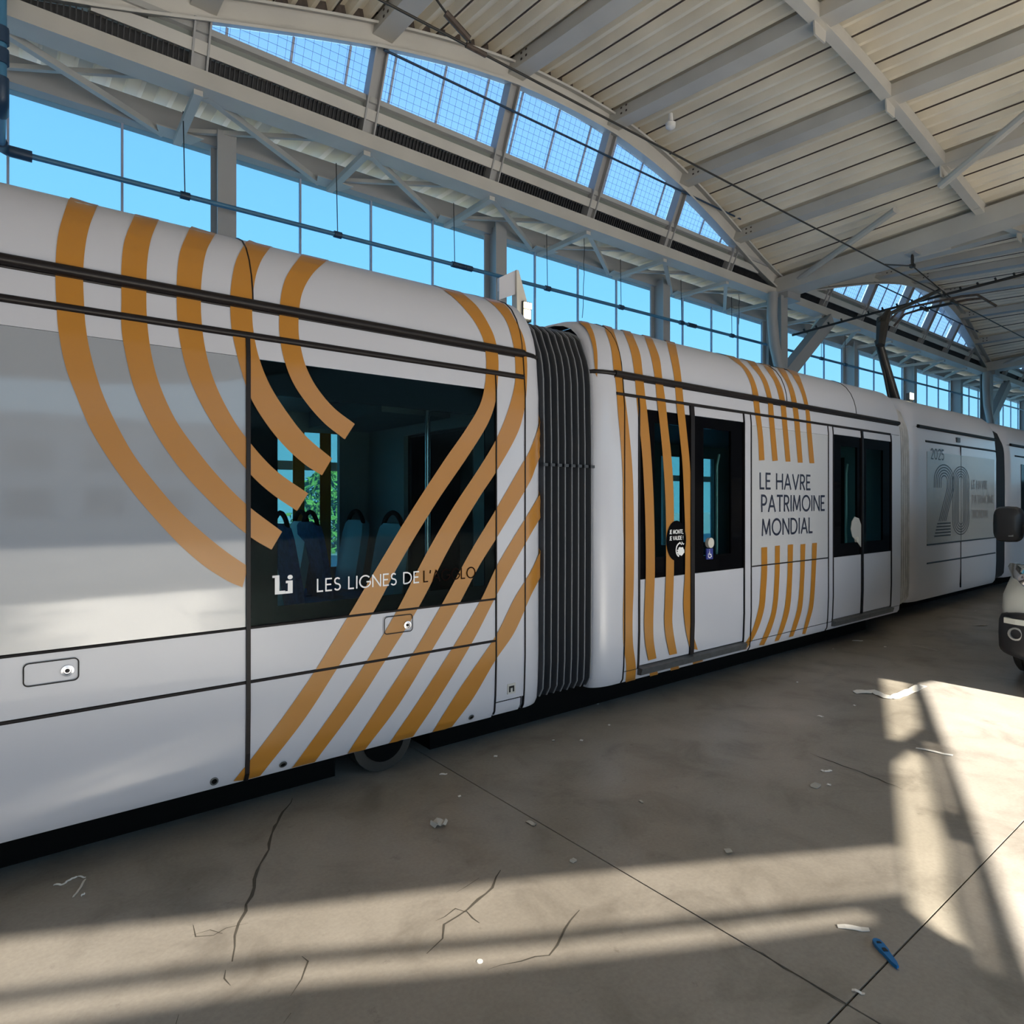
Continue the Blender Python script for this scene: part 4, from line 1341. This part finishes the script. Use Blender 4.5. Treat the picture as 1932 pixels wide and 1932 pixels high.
for p in ((404, 1474), (534, 1442), (889, 1353)):
    c_, n_ = on_tram(*p)
    ta = Vector((1, 0, 0)); tb = n_.cross(ta)
    def rg(rad, d): return [tuple(c_ + n_ * d + (ta * math.cos(i * math.pi / 8) + tb * math.sin(i * math.pi / 8)) * rad) for i in range(16)]
    jo = MB().loft([rg(0.019, 0.0), rg(0.019, 0.004), rg(0.013, 0.005), rg(0.012, 0.001)], False).build('jacking_hole', 'sill_grey', tram, 40)
    MB().loft([rg(0.013, 0.0), rg(0.013, 0.0025)]).build('hole_core', 'under', jo)
c_, n_ = on_tram(964, 1299)
po = MB().box(c_.x - 0.030, c_.x + 0.034, c_.y - 0.005, c_.y + 0.004, c_.z - 0.032, c_.z + 0.032).build('marking_plate', 'paper_dull', tram)
mb = MB()
yy = c_.y - 0.007
mb.box(c_.x - 0.02, c_.x + 0.022, yy, yy + 0.001, c_.z + 0.005, c_.z + 0.018).box(c_.x - 0.02, c_.x - 0.008, yy, yy + 0.001, c_.z - 0.02, c_.z + 0.005).box(c_.x + 0.010, c_.x + 0.022, yy, yy + 0.001, c_.z - 0.02, c_.z + 0.005)
mb.build('plate_mark', 'rubber', po)

# pantograph
def pg(px, py, y=4.6): return on_y(px, py, y)
base_p = pg(1697, 752)
knee = pg(1657, 642); head = pg(1772, 548)
MB().box(base_p.x - 0.3, base_p.x + 0.5, 4.2, 5.0, 2.95, 3.12).build('pantograph_base', 'sill_grey', tram)
MB().tube([(base_p.x, 4.6, 3.05), tuple(knee)], [0.085, 0.06], 10).build('pantograph_lower_arm', 'wire', tram, 40)
MB().tube([(base_p.x - 0.25, 4.62, 3.05), (knee.x + 0.02, 4.62, knee.z + 0.02)], 0.02, 8).build('pantograph_rod', 'wire', tram)
MB().tube([tuple(knee), (knee.x + 0.02, 4.6, knee.z + 0.35), tuple(head)], 0.035, 8).build('pantograph_upper_arm', 'wire', tram)
MB().tube([(knee.x - 0.05, 4.55, knee.z - 0.1), (knee.x + 0.05, 4.55, knee.z + 0.25), (knee.x + 0.25, 4.55, knee.z + 0.5)], [0.07, 0.09, 0.05], 8).build('pantograph_knee', 'wire', tram)
for dx in (-0.16, 0.16):
    hz_ = 5.30
    MB().tube([(head.x + dx, 3.75, hz_ - 0.22), (head.x + dx, 3.95, hz_ - 0.03), (head.x + dx, 4.2, hz_), (head.x + dx, 5.0, hz_), (head.x + dx, 5.25, hz_ - 0.03), (head.x + dx, 5.45, hz_ - 0.22)], 0.022, 8).build('pantograph_strip', 'rust', tram)
MB().bar((head.x - 0.18, 4.35, 5.25), (head.x + 0.18, 4.35, 5.25), 0.04, 0.04).bar((head.x - 0.18, 4.85, 5.25), (head.x + 0.18, 4.85, 5.25), 0.04, 0.04).bar((head.x, 4.35, 5.25), (head.x, 4.85, 5.25), 0.04, 0.04).build('pantograph_head', 'wire', tram)

# ================================================================== OTHER THINGS
# roof-standing white panel and floodlight by the joint
pp = [on_y(*p, 3.85) for p in ((941, 525), (968, 511), (972, 575), (968, 556), (944, 567))]
hp = tag(empty('roof_panel', (pp[0].x, 3.85, 2.99)), 'white folded sheet panel standing on the tram roof end', 'panel')
def rel(ob, pts): return [tuple(Vector(p) - ob.location) for p in pts]
A, B, C_, Dd = on_y(940, 525, 3.85), on_y(970, 511, 3.85), on_y(970, 556, 3.85), on_y(940, 566, 3.85)
mb = MB()
mb.prism([(p.x - hp.location.x, p.z - hp.location.z) for p in (Dd, C_, B, A)], -0.012, 0.012)
mb.build('sheet_face', 'tram_white', hp)
f1 = [(B.x, B.z), (on_y(974, 512, 3.85).x, B.z), (on_y(989, 568, 3.85).x, on_y(989, 568, 3.85).z), (on_y(988, 590, 3.85).x, 2.93), (on_y(971, 575, 3.85).x, 2.93)]
MB().prism([(p[0] - hp.location.x, p[1] - hp.location.z) for p in f1], -0.03, 0.03).build('sheet_fold', 'steel_white', hp)
MB().bar((on_y(942, 565, 3.85).x - hp.location.x, 0, -0.06), (on_y(942, 525, 3.85).x - hp.location.x, 0, 0.16), 0.02, 0.02).build('stay', 'steel_grey', hp)
fl = on_y(994, 585, 3.8)
fo = tag(empty('floodlight', (fl.x, 3.8, fl.z)), 'lit twin floodlight at the tram roof end beside the black bellows', 'lamp')
MB().box(-0.035, 0.045, 0.0, 0.05, -0.085, 0.065).build('housing', 'sill_grey', fo)
MB().box(-0.03, 0.04, -0.012, 0.0, 0.012, 0.055).build('lens', 'lamp_on', fo)
MB().box(-0.03, 0.03, -0.012, 0.0, -0.065, 0.0).build('lens', 'lamp_on', fo)
MB().bar((-0.03, 0.03, -0.08), (-0.06, 0.03, 2.94 - fl.z), 0.02, 0.02).build('bracket', 'sill_grey', fo)
fl2 = on_y(1719, 748, 3.9)
fo2 = tag(empty('floodlight', (fl2.x, 3.9, fl2.z)), 'small lit floodlight on the rear carriage roof below the pantograph', 'lamp')
MB().box(-0.05, 0.08, 0.0, 0.05, -0.08, 0.05).build('housing', 'sill_grey', fo2)
MB().box(-0.05, 0.07, -0.012, 0.0, -0.04, 0.05).build('lens', 'lamp_on', fo2)
MB().bar((0, 0.03, -0.06), (0, 0.03, 3.06 - fl2.z), 0.03, 0.03).build('bracket', 'sill_grey', fo2)

# compressed-air pipe hung on wires
AY = 8.2
def pz(x): return 5.08 + 0.0105 * x
pipe = tag(empty('air_pipe', (0.05, AY, 5.08)), 'blue compressed air pipe hung on thin wires in front of the glazed wall', 'pipe')
def pr_(p): return tuple(Vector(p) - pipe.location)
MB().tube([pr_((0.05, 7.25, 7.3)), pr_((0.05, 7.25, 5.2))], 0.038, 10).build('riser', 'pipe_blue', pipe, 50)
MB().tube([pr_((0.05, 7.25, 5.3)), pr_((0.05, 7.25, 5.12)), pr_((0.05, 7.29, 5.085)), pr_((0.05, 7.45, 5.08))], 0.055, 10).build('elbow', 'pipe_dark', pipe, 50)
MB().tube([pr_((0.05, 7.4, 5.08)), pr_((0.05, AY - 0.1, 5.08))], 0.038, 10).build('link', 'pipe_blue', pipe, 50)
MB().tube([pr_((0.05, AY - 0.16, 5.08)), pr_((0.06, AY - 0.04, 5.08)), pr_((0.11, AY, 5.08)), pr_((0.30, AY, 5.08))], 0.055, 10).build('elbow', 'pipe_dark', pipe, 50)
MB().tube([pr_((0.2, AY, pz(0.2))), pr_((39, AY, pz(39)))], 0.029, 10).build('run', 'pipe_blue', pipe, 50)
for z0, z1 in ((5.42, 5.55), (5.60, 5.74), (6.2, 6.24)):
    MB().tube([pr_((0.05, 7.25, z0)), pr_((0.05, 7.25, z1))], 0.055, 10).build('coupling', 'pipe_dark', pipe, 50)
for p in ((349, 368), (637, 443), (858, 502), (1033, 545), (1172, 582), (1286, 612), (1381, 637), (1550, 685), (1595, 694)):
    q_ = on_y(*p, AY)
    MB().tube([pr_((q_.x - 0.05, AY, pz(q_.x))), pr_((q_.x + 0.05, AY, pz(q_.x)))], 0.046, 8).build('clip', 'pipe_dark', pipe, 50)
    MB().tube([pr_((q_.x, AY, pz(q_.x))), pr_((q_.x - 0.02, AY, 6.06))], 0.006, 6).build('hanger', 'wire', pipe)
for p in ((870, 506), (884, 509), (1302, 617), (1309, 619)):
    q_ = on_y(*p, AY)
    MB().tube([pr_((q_.x - 0.06, AY, pz(q_.x))), pr_((q_.x + 0.06, AY, pz(q_.x)))], 0.045, 8).build('coupling', 'pipe_dark', pipe, 50)
for p0, p1 in (((1102, 520), (1100, 600)), ((1395, 600), (1394, 612))):
    a, b_ = on_y(*p0, 8.3), on_y(*p1, 8.3)
    pts = [(a.x + (b_.x - a.x) * i / 8 + random.uniform(-.02, .02), 8.3, 6.42 + (b_.z - 6.42) * i / 8) for i in range(9)]
    lw = MB().tube(pts, 0.006, 6).build('loose_cable', 'wire')
    tag(lw, 'loose dangling cable end above the ' + ('second carriage' if p0[0] < 1200 else 'steel column beside the glazed wall'), 'cable')

# overhead contact wire and fittings
cw = tag(empty('contact_wire', (-10, 4.45, 5.36)), 'thin black overhead wire running along above the tram', 'wire')
def cwr(p): return tuple(Vector(p) - cw.location)
MB().tube([cwr((-13, 4.45, 5.36)), cwr((40, 4.45, 5.36))], 0.011, 8).build('wire_run', 'wire', cw, 50)
MB().tube([cwr((2.55, 4.45, 5.75)), cwr((2.9, 4.45, 5.50)), cwr((3.1, 4.45, 5.40))], 0.010, 6).build('dropper', 'wire', cw)
MB().tube([cwr((2.85, 4.45, 5.53)), cwr((3.08, 4.45, 5.42))], 0.028, 8).build('insulator', 'rust', cw)
MB().tube([cwr((2.55, 4.45, 5.75)), cwr((1.4, 4.45, 6.7))], 0.010, 6).build('dropper', 'wire', cw)
MB().tube([cwr((3.05, 4.45, 5.36)), cwr((3.25, 4.45, 5.36))], 0.022, 8).build('clamp', 'rust', cw)
hook = tag(empty('ceiling_hook', (13.47, 4.9, 6.30)), 'ceiling hook with a chain link holding a pull-off wire', 'hook')
MB().box(-0.14, 0.14, -0.09, 0.09, -0.10, -0.03).build('plate', 'post_grey', hook)
lp = [(0.04 * math.cos(i * math.pi / 8), 0, -0.20 + 0.11 * math.sin(i * math.pi / 8)) for i in range(17)]
MB().tube(lp, 0.014, 6).build('chain_link', 'wire', hook)
MB().tube([(0, 0, -0.31), tuple(Vector((11.2, 4.47, 5.385)) - hook.location)], 0.013, 6).build('pull_off_wire', 'wire', hook)
MB().tube([(0, 0, -0.31), tuple(Vector((14.3, 4.47, 5.385)) - hook.location)], 0.012, 6).build('pull_off_wire', 'wire', hook)
MB().box(-0.04, 0.04, -0.04, 0.04, -0.34, -0.28).build('eye', 'wire', hook)

cs = tag(empty('cross_cable', (14.5, 5.5, 5.5)), 'black cross-span cable with clips strung across the hall behind the pantograph', 'cable')
MB().tube([(0, -9.0, 0.6), (0, -1.9, 0.16), (0, 0.4, 0.05), (0, 2.3, -0.07)], 0.026, 8).build('cable_run', 'wire', cs, 50)
for i in range(16):
    y_ = -2.2 + i * 0.28
    MB().bar((0, y_, lerp_table([(-9, .6), (-1.9, .16), (.4, .05), (2.3, -.07)], y_) - 0.02), (0, y_ + 0.03, lerp_table([(-9, .6), (-1.9, .16), (.4, .05), (2.3, -.07)], y_) + 0.07), 0.03, 0.03).build('clip', 'wire', cs)
dt = on_x(1227, 249, 8.1)
sd_ = tag(empty('smoke_detector', (8.1, 6.3, deck_z(8.1, 6.3) - 0.12)), 'small round white detector under the corrugated roof', 'detector')
MB().loft([[(0.08 * r * math.cos(i * math.pi / 8), 0.08 * r * math.sin(i * math.pi / 8), z) for i in range(16)] for r, z in ((0.4, 0.12), (0.5, 0.0), (1.0, -0.03), (0.9, -0.09), (0.4, -0.12))]).build('dome', 'paper', sd_, 40)

# ---------------------------------------------------------------- van
van = tag(empty('van', (6.7, 0.9, 0)), 'white van with black bumper and mirror at the right edge, facing the camera', 'van')
def ring(x, hw, zb_, zt_, n=28, ex=4.5):
    cz__, hz__ = (zb_ + zt_) / 2, (zt_ - zb_) / 2
    r = []
    for i in range(n):
        a = 2 * math.pi * i / n
        c_, s__ = math.cos(a), math.sin(a)
        r.append((x, hw * math.copysign(abs(c_) ** (2 / ex), c_), cz__ + hz__ * math.copysign(abs(s__) ** (2 / ex), s__)))
    return r
MB().loft([ring(*a, 36, 3.2) for a in ((0.08, 0.72, 0.36, 0.80), (0.13, 0.84, 0.32, 0.91), (0.24, 0.91, 0.30, 1.02), (0.5, 0.945, 0.30, 1.12), (1.0, 0.955, 0.30, 1.22), (1.6, 0.95, 0.28, 1.26), (4.2, 0.95, 0.28, 1.26), (4.4, 0.92, 0.32, 1.24))]).build('body', 'van_white', van, 40)
MB().loft([ring(*a, 28, 5) for a in ((0.85, 0.84, 1.1, 1.20), (1.2, 0.84, 1.1, 1.50), (1.65, 0.82, 1.1, 1.84), (1.9, 0.81, 1.1, 1.92), (4.2, 0.82, 1.1, 1.92), (4.4, 0.80, 1.1, 1.86))]).build('cabin', 'van_white', van, 40)
MB().prism([(0.93, 1.225), (1.62, 1.80), (1.66, 1.80), (0.97, 1.225)], -0.70, 0.70).build('windscreen', 'facade_glass', van)
for s_ in (-1, 1):
    MB().prism([(1.15, 1.28), (1.75, 1.78), (2.5, 1.78), (2.5, 1.28)], s_ * 0.855 - 0.01, s_ * 0.855 + 0.01).build('side_window', 'facade_glass', van)
MB().loft([ring(*a, 40, 6) for a in ((0.0, 0.66, 0.25, 0.66), (0.04, 0.80, 0.24, 0.67), (0.14, 0.91, 0.24, 0.67), (0.36, 0.96, 0.25, 0.66), (0.55, 0.96, 0.30, 0.64))]).build('bumper', 'van_black', van, 40)
sp = [(0.055, -0.85), (0.012, -0.76), (-0.010, -0.62), (-0.012, 0.0), (-0.010, 0.62), (0.012, 0.76), (0.055, 0.85)]
MB().grid([[(x, y, 0.555), (x, y, 0.600), (x + 0.03, y, 0.602), (x + 0.03, y, 0.553), (x, y, 0.555)] for x, y in sp]).build('bumper_strip', 'van_white', van)
for s_ in (-1, 1):
    MB().loft([[(0.030 + dx, s_ * 0.76 + r * 0.055 * math.cos(i * math.pi / 8), 0.475 + r * 0.055 * math.sin(i * math.pi / 8)) for i in range(16)] for r, dx in ((1.0, 0.05), (1.0, -0.01), (0.75, -0.015), (0.7, 0.01))]).build('fog_lamp', 'steel_grey', van, 40)
    hl = []
    for i in range(9):
        t = i / 8
        x = 0.13 + 0.42 * t ** 1.4
        y = s_ * (0.62 + 0.31 * t ** 0.7)
        hh_ = 0.075 * math.sin(math.pi * (0.12 + 0.82 * t)) + 0.012
        zc = 0.90 + 0.10 * t
        hl.append([(x - 0.02, y, zc - hh_), (x - 0.035, y + s_ * 0.008, zc), (x - 0.01, y, zc + hh_), (x + 0.08, y - s_ * 0.04, zc + hh_), (x + 0.08, y - s_ * 0.04, zc - hh_)])
    ho = MB().loft(hl).build('headlight', 'lamp_glass', van, 40)
    MB().loft([[(0.14 + dx, s_ * 0.72 + r * 0.05 * math.cos(i * math.pi / 8), 0.93 + r * 0.05 * math.sin(i * math.pi / 8)) for i in range(16)] for r, dx in ((1.0, 0.04), (1.0, 0.0), (0.6, -0.012))]).build('headlight_bulb', 'chrome', ho, 40)
    # mirrors
    mo = MB().loft([[(1.26 + dx, s_ * 1.13 + r * (0.125 * math.copysign(abs(math.cos(i * math.pi / 10)) ** 0.5, math.cos(i * math.pi / 10))), 1.36 + r * (0.18 * math.copysign(abs(math.sin(i * math.pi / 10)) ** 0.5, math.sin(i * math.pi / 10)))) for i in range(20)] for r, dx in ((0.55, -0.06), (0.9, -0.035), (1.0, 0.03), (0.97, 0.08))]).build('mirror', 'van_black', van, 50)
    MB().bar((1.30, s_ * 0.80, 1.26), (1.32, s_ * 1.05, 1.33), 0.09, 0.07).build('mirror_arm', 'van_black', mo)
    MB().box(1.205, 1.212, s_ * 1.09 - 0.02, s_ * 1.09 + 0.02, 1.24, 1.30).build('mirror_mark', 'steel_grey', mo)
for xw in (0.86, 3.6):
    for s_ in (-1, 1):
        yc = s_ * 0.82
        tyre = []
        for yy_, r in ((-0.10, 0.25), (-0.105, 0.30), (-0.085, 0.325), (-0.045, 0.33), (-0.04, 0.315), (-0.03, 0.315), (-0.025, 0.332), (0.025, 0.332), (0.03, 0.315), (0.04, 0.315), (0.045, 0.33), (0.085, 0.325), (0.105, 0.30), (0.10, 0.25)):
            tyre.append([(xw + r * math.cos(i * math.pi / 18), yc + yy_, 0.332 + r * math.sin(i * math.pi / 18)) for i in range(36)])
        wo = MB().loft(tyre).build('wheel', 'van_tyre', van, 30)
        MB().loft([[(xw + r * math.cos(i * math.pi / 12), yc + s_ * d_, 0.332 + r * math.sin(i * math.pi / 12)) for i in range(24)] for r, d_ in ((0.22, 0.08), (0.20, 0.105), (0.08, 0.10))]).build('hub_cap', 'steel_grey', wo, 40)
MB().box(0.2, 4.3, -0.7, 0.7, 0.22, 0.4).build('underbody', 'under', van)

# ---------------------------------------------------------------- scraps on the floor
def scrap(pxs, wd, label, m='paper', group=None, curl=0.004, name='paper_scrap', cat='scrap'):
    P = [on_floor(*p) for p in pxs]
    if len(P) == 1:
        a = random.random() * 3
        P = [P[0] + Vector((math.cos(a), math.sin(a), 0)) * wd * 0.7, P[0] - Vector((math.cos(a), math.sin(a), 0)) * wd * 0.7]
    c = sum(P, Vector()) / len(P)
    pts = []
    for a, b in zip(P, P[1:]):
        for i in range(4): pts.append(a.lerp(b, i / 4))
    pts.append(P[-1])
    rows = []
    for i, p in enumerate(pts):
        d = (pts[min(i + 1, len(pts) - 1)] - pts[max(0, i - 1)]).normalized()
        nn = Vector((-d.y, d.x, 0))
        h = 0.003 + curl * abs(math.sin(i * 1.1))
        k = 0.75 if i in (0, len(pts) - 1) else 1.0
        e1, e2 = p - nn * wd * k / 2 - c, p + nn * wd * k / 2 - c
        rows.append([(e1.x, e1.y, h - 0.002), (e1.x, e1.y, h), (e2.x, e2.y, h + curl * 0.5), (e2.x, e2.y, h + curl * 0.5 - 0.002), (e1.x, e1.y, h - 0.002)])
    ob = MB().grid(rows).build(name, m)
    ob.location = c
    tag(ob, label, cat, group)
scrap([(1612, 1307), (1648, 1306), (1672, 1317), (1688, 1317), (1716, 1306), (1742, 1294)], 0.075, 'large bent white vinyl offcut at the edge of the sunlit floor', curl=0.008)
scrap([(1728, 1412), (1798, 1427)], 0.022, 'long thin white strip lying across the shadow bars')
scrap([(1580, 1749), (1640, 1757)], 0.022, 'short straight white strip beside the blue cutter')
scrap([(1607, 1869), (1632, 1879)], 0.008, 'thin white sliver close to the crossing floor joints')
scrap([(1722, 1218), (1768, 1228)], 0.015, 'thin pale strip on the dark floor in front of the van', 'paper_dull')
scrap([(1548, 1454), (1556, 1457), (1569, 1455)], 0.014, 'small curved white shaving beside the faint floor crack')
scrap([(1535, 1487), (1543, 1480)], 0.045, 'small grey paper flake below the curved shaving', 'paper_dull')
scrap([(1542, 1351), (1554, 1354)], 0.02, 'bent white shaving left of the large vinyl offcut')
scrap([(1838, 1180), (1860, 1180)], 0.06, 'flat grey paper strip near the van bumper', 'paper_dull')
scrap([(1608, 1209), (1628, 1210)], 0.022, 'white strip on the shaded floor below the second door', 'paper')
scrap([(1400, 1213), (1421, 1213)], 0.012, 'grey paper shred in the tram shadow below the striped panel', 'paper_dull')
scrap([(816, 1561), (825, 1556), (843, 1558)], 0.045, 'crumpled translucent scrap in the middle of the shaded floor', 'paper_dull', curl=0.015)
scrap([(994, 1550), (1010, 1559)], 0.022, 'short pale strip next to the floor joint', 'paper_dull')
scrap([(829, 1462), (844, 1462)], 0.012, 'small white shred in front of the tram wheel')
scrap([(1370, 1602), (1378, 1612)], 0.03, 'faint grey flake just above the light band', 'paper_dull')
scrap([(1078, 1628), (1085, 1623)], 0.025, 'faint pale flake left of the floor joint above the light band', 'paper_dull')
scrap([(1206, 1511), (1214, 1517)], 0.012, 'tiny pale shaving in the middle of the grey floor', 'paper_dull')
scrap([(101, 1671), (120, 1671), (128, 1664), (145, 1656)], 0.007, 'frayed white thread in the shadow at the lower left')
scrap([(146, 1655), (162, 1658)], 0.005, 'fine curled thread joining the two white threads at lower left')
scrap([(161, 1660), (150, 1680), (138, 1695)], 0.009, 'curved white strip at the lower left under the tram')
scrap([(153, 1692), (160, 1688)], 0.006, 'tiny white shred beside the curved strip at lower left')
for p in ((1504, 1288), (1612, 1332), (1670, 1221), (1572, 1225), (1655, 1166), (1861, 1149), (1044, 1398), (1097, 1398), (1128, 1329), (1149, 1369), (1564, 1482), (935, 1428), (867, 1504), (1627, 1179), (1840, 1153)):
    scrap([p], 0.016, 'tiny white speck of vinyl on the grey concrete', group='vinyl specks on the floor')
c = on_floor(905, 1814)
dk = MB().loft([[(0.011 * r * math.cos(i * math.pi / 8), 0.011 * r * math.sin(i * math.pi / 8), z) for i in range(16)] for r, z in ((1, 0.0), (1, 0.002), (0.8, 0.003))]).build('paper_dot', 'paper')
dk.location = c; tag(dk, 'small round white dot on the light band of floor', 'scrap')
cu = tag(empty('cutter', tuple(on_floor(1668, 1800))), 'blue plastic cutter knife lying by the floor joint', 'cutter')
a, b = on_floor(1651, 1777) - cu.location, on_floor(1694, 1830) - cu.location
ax = (b - a).normalized(); nn = Vector((-ax.y, ax.x, 0)); ln = (b - a).length
out = [(0, 0.3), (0.05, 0.8), (0.2, 1.0), (0.42, 0.95), (0.5, 0.75), (0.85, 0.55), (1.0, 0.2)]
half = 0.017
vsu = [a + ax * ln * t + nn * half * k for t, k in out] + [a + ax * ln * t - nn * half * k for t, k in reversed(out)]
MB().prism([(p.x, p.y) for p in vsu], 0.001, 0.014, 'z').build('handle', 'cutter_blue', cu)
for t0, t1 in ((0.14, 0.20), (0.38, 0.50)):
    v = [a + ax * ln * t0 + nn * half * 0.35, a + ax * ln * t1 + nn * half * 0.5, a + ax * ln * t1 - nn * half * 0.5, a + ax * ln * t0 - nn * half * 0.35]
    MB().prism([(p.x, p.y) for p in v], 0.013, 0.0165, 'z').build('slider', 'van_black', cu)
MB().prism([((a + ax * ln * t + nn * half * k).x, (a + ax * ln * t + nn * half * k).y) for t, k in ((0.98, 0.2), (1.06, 0.0), (0.98, -0.2))], 0.004, 0.006, 'z').build('blade', 'steel_grey', cu)

# ---------------------------------------------------------------- outside
def bush(x, y, rx, h, label, m):
    root = tag(empty('bush', (x, y, -0.26)), label, 'bush', 'bushes outside the glazed wall')
    mb = MB()
    for i in range(1500):
        a = random.random() * 2 * math.pi
        rr = rx * math.sqrt(random.random())
        z = h * random.random()
        rr *= math.sqrt(max(0.05, 1 - (z / h) ** 2))
        p = Vector((rr * math.cos(a), rr * math.sin(a), z + 0.05))
        d1 = Vector((random.uniform(-1, 1), random.uniform(-1, 1), random.uniform(-1, 1))).normalized()
        d2 = d1.orthogonal().normalized()
        s_ = 0.17
        mb.add([p - d1 * s_, p + d2 * s_ * 0.5, p + d1 * s_, p - d2 * s_ * 0.5], [(0, 1, 2, 3)])
    fo_ = mb.build('foliage', m, root)
    fo_['kind'] = 'stuff'
    MB().tube([(0, 0, 0), (0, 0, h * 0.6)], 0.04, 6).build('stem', 'rust', root)
for i, (x, y) in enumerate(((6.3, 23.4), (9.6, 23.0), (12.9, 23.5), (16.2, 23.2))):
    bush(x, y, 1.6, 2.9, ['bright green bush outside seen through the near window, leftmost', 'green bush outside seen through the near window, second', 'green bush outside seen through the tram window, third', 'rightmost green bush outside behind the near carriage'][i], 'leaf' if i % 2 == 0 else 'leaf_dark')
bl = tag(empty('office_building', (4, -30, -0.05)), 'pale low office building across the yard, mirrored in the tram flank', 'building')
MB().box(-22, 26, -8, 0, 0, 5.2).build('walls', 'facade', bl)
MB().box(-22.3, 26.3, -8.3, 0.3, 5.2, 5.6).build('roof', 'clad', bl)
for i in range(16):
    for z in (0.9, 3.1):
        wo = MB().box(-21 + i * 2.9, -21 + i * 2.9 + 1.7, 0.0, 0.04, z, z + 1.3).build('window', 'facade_glass', bl)
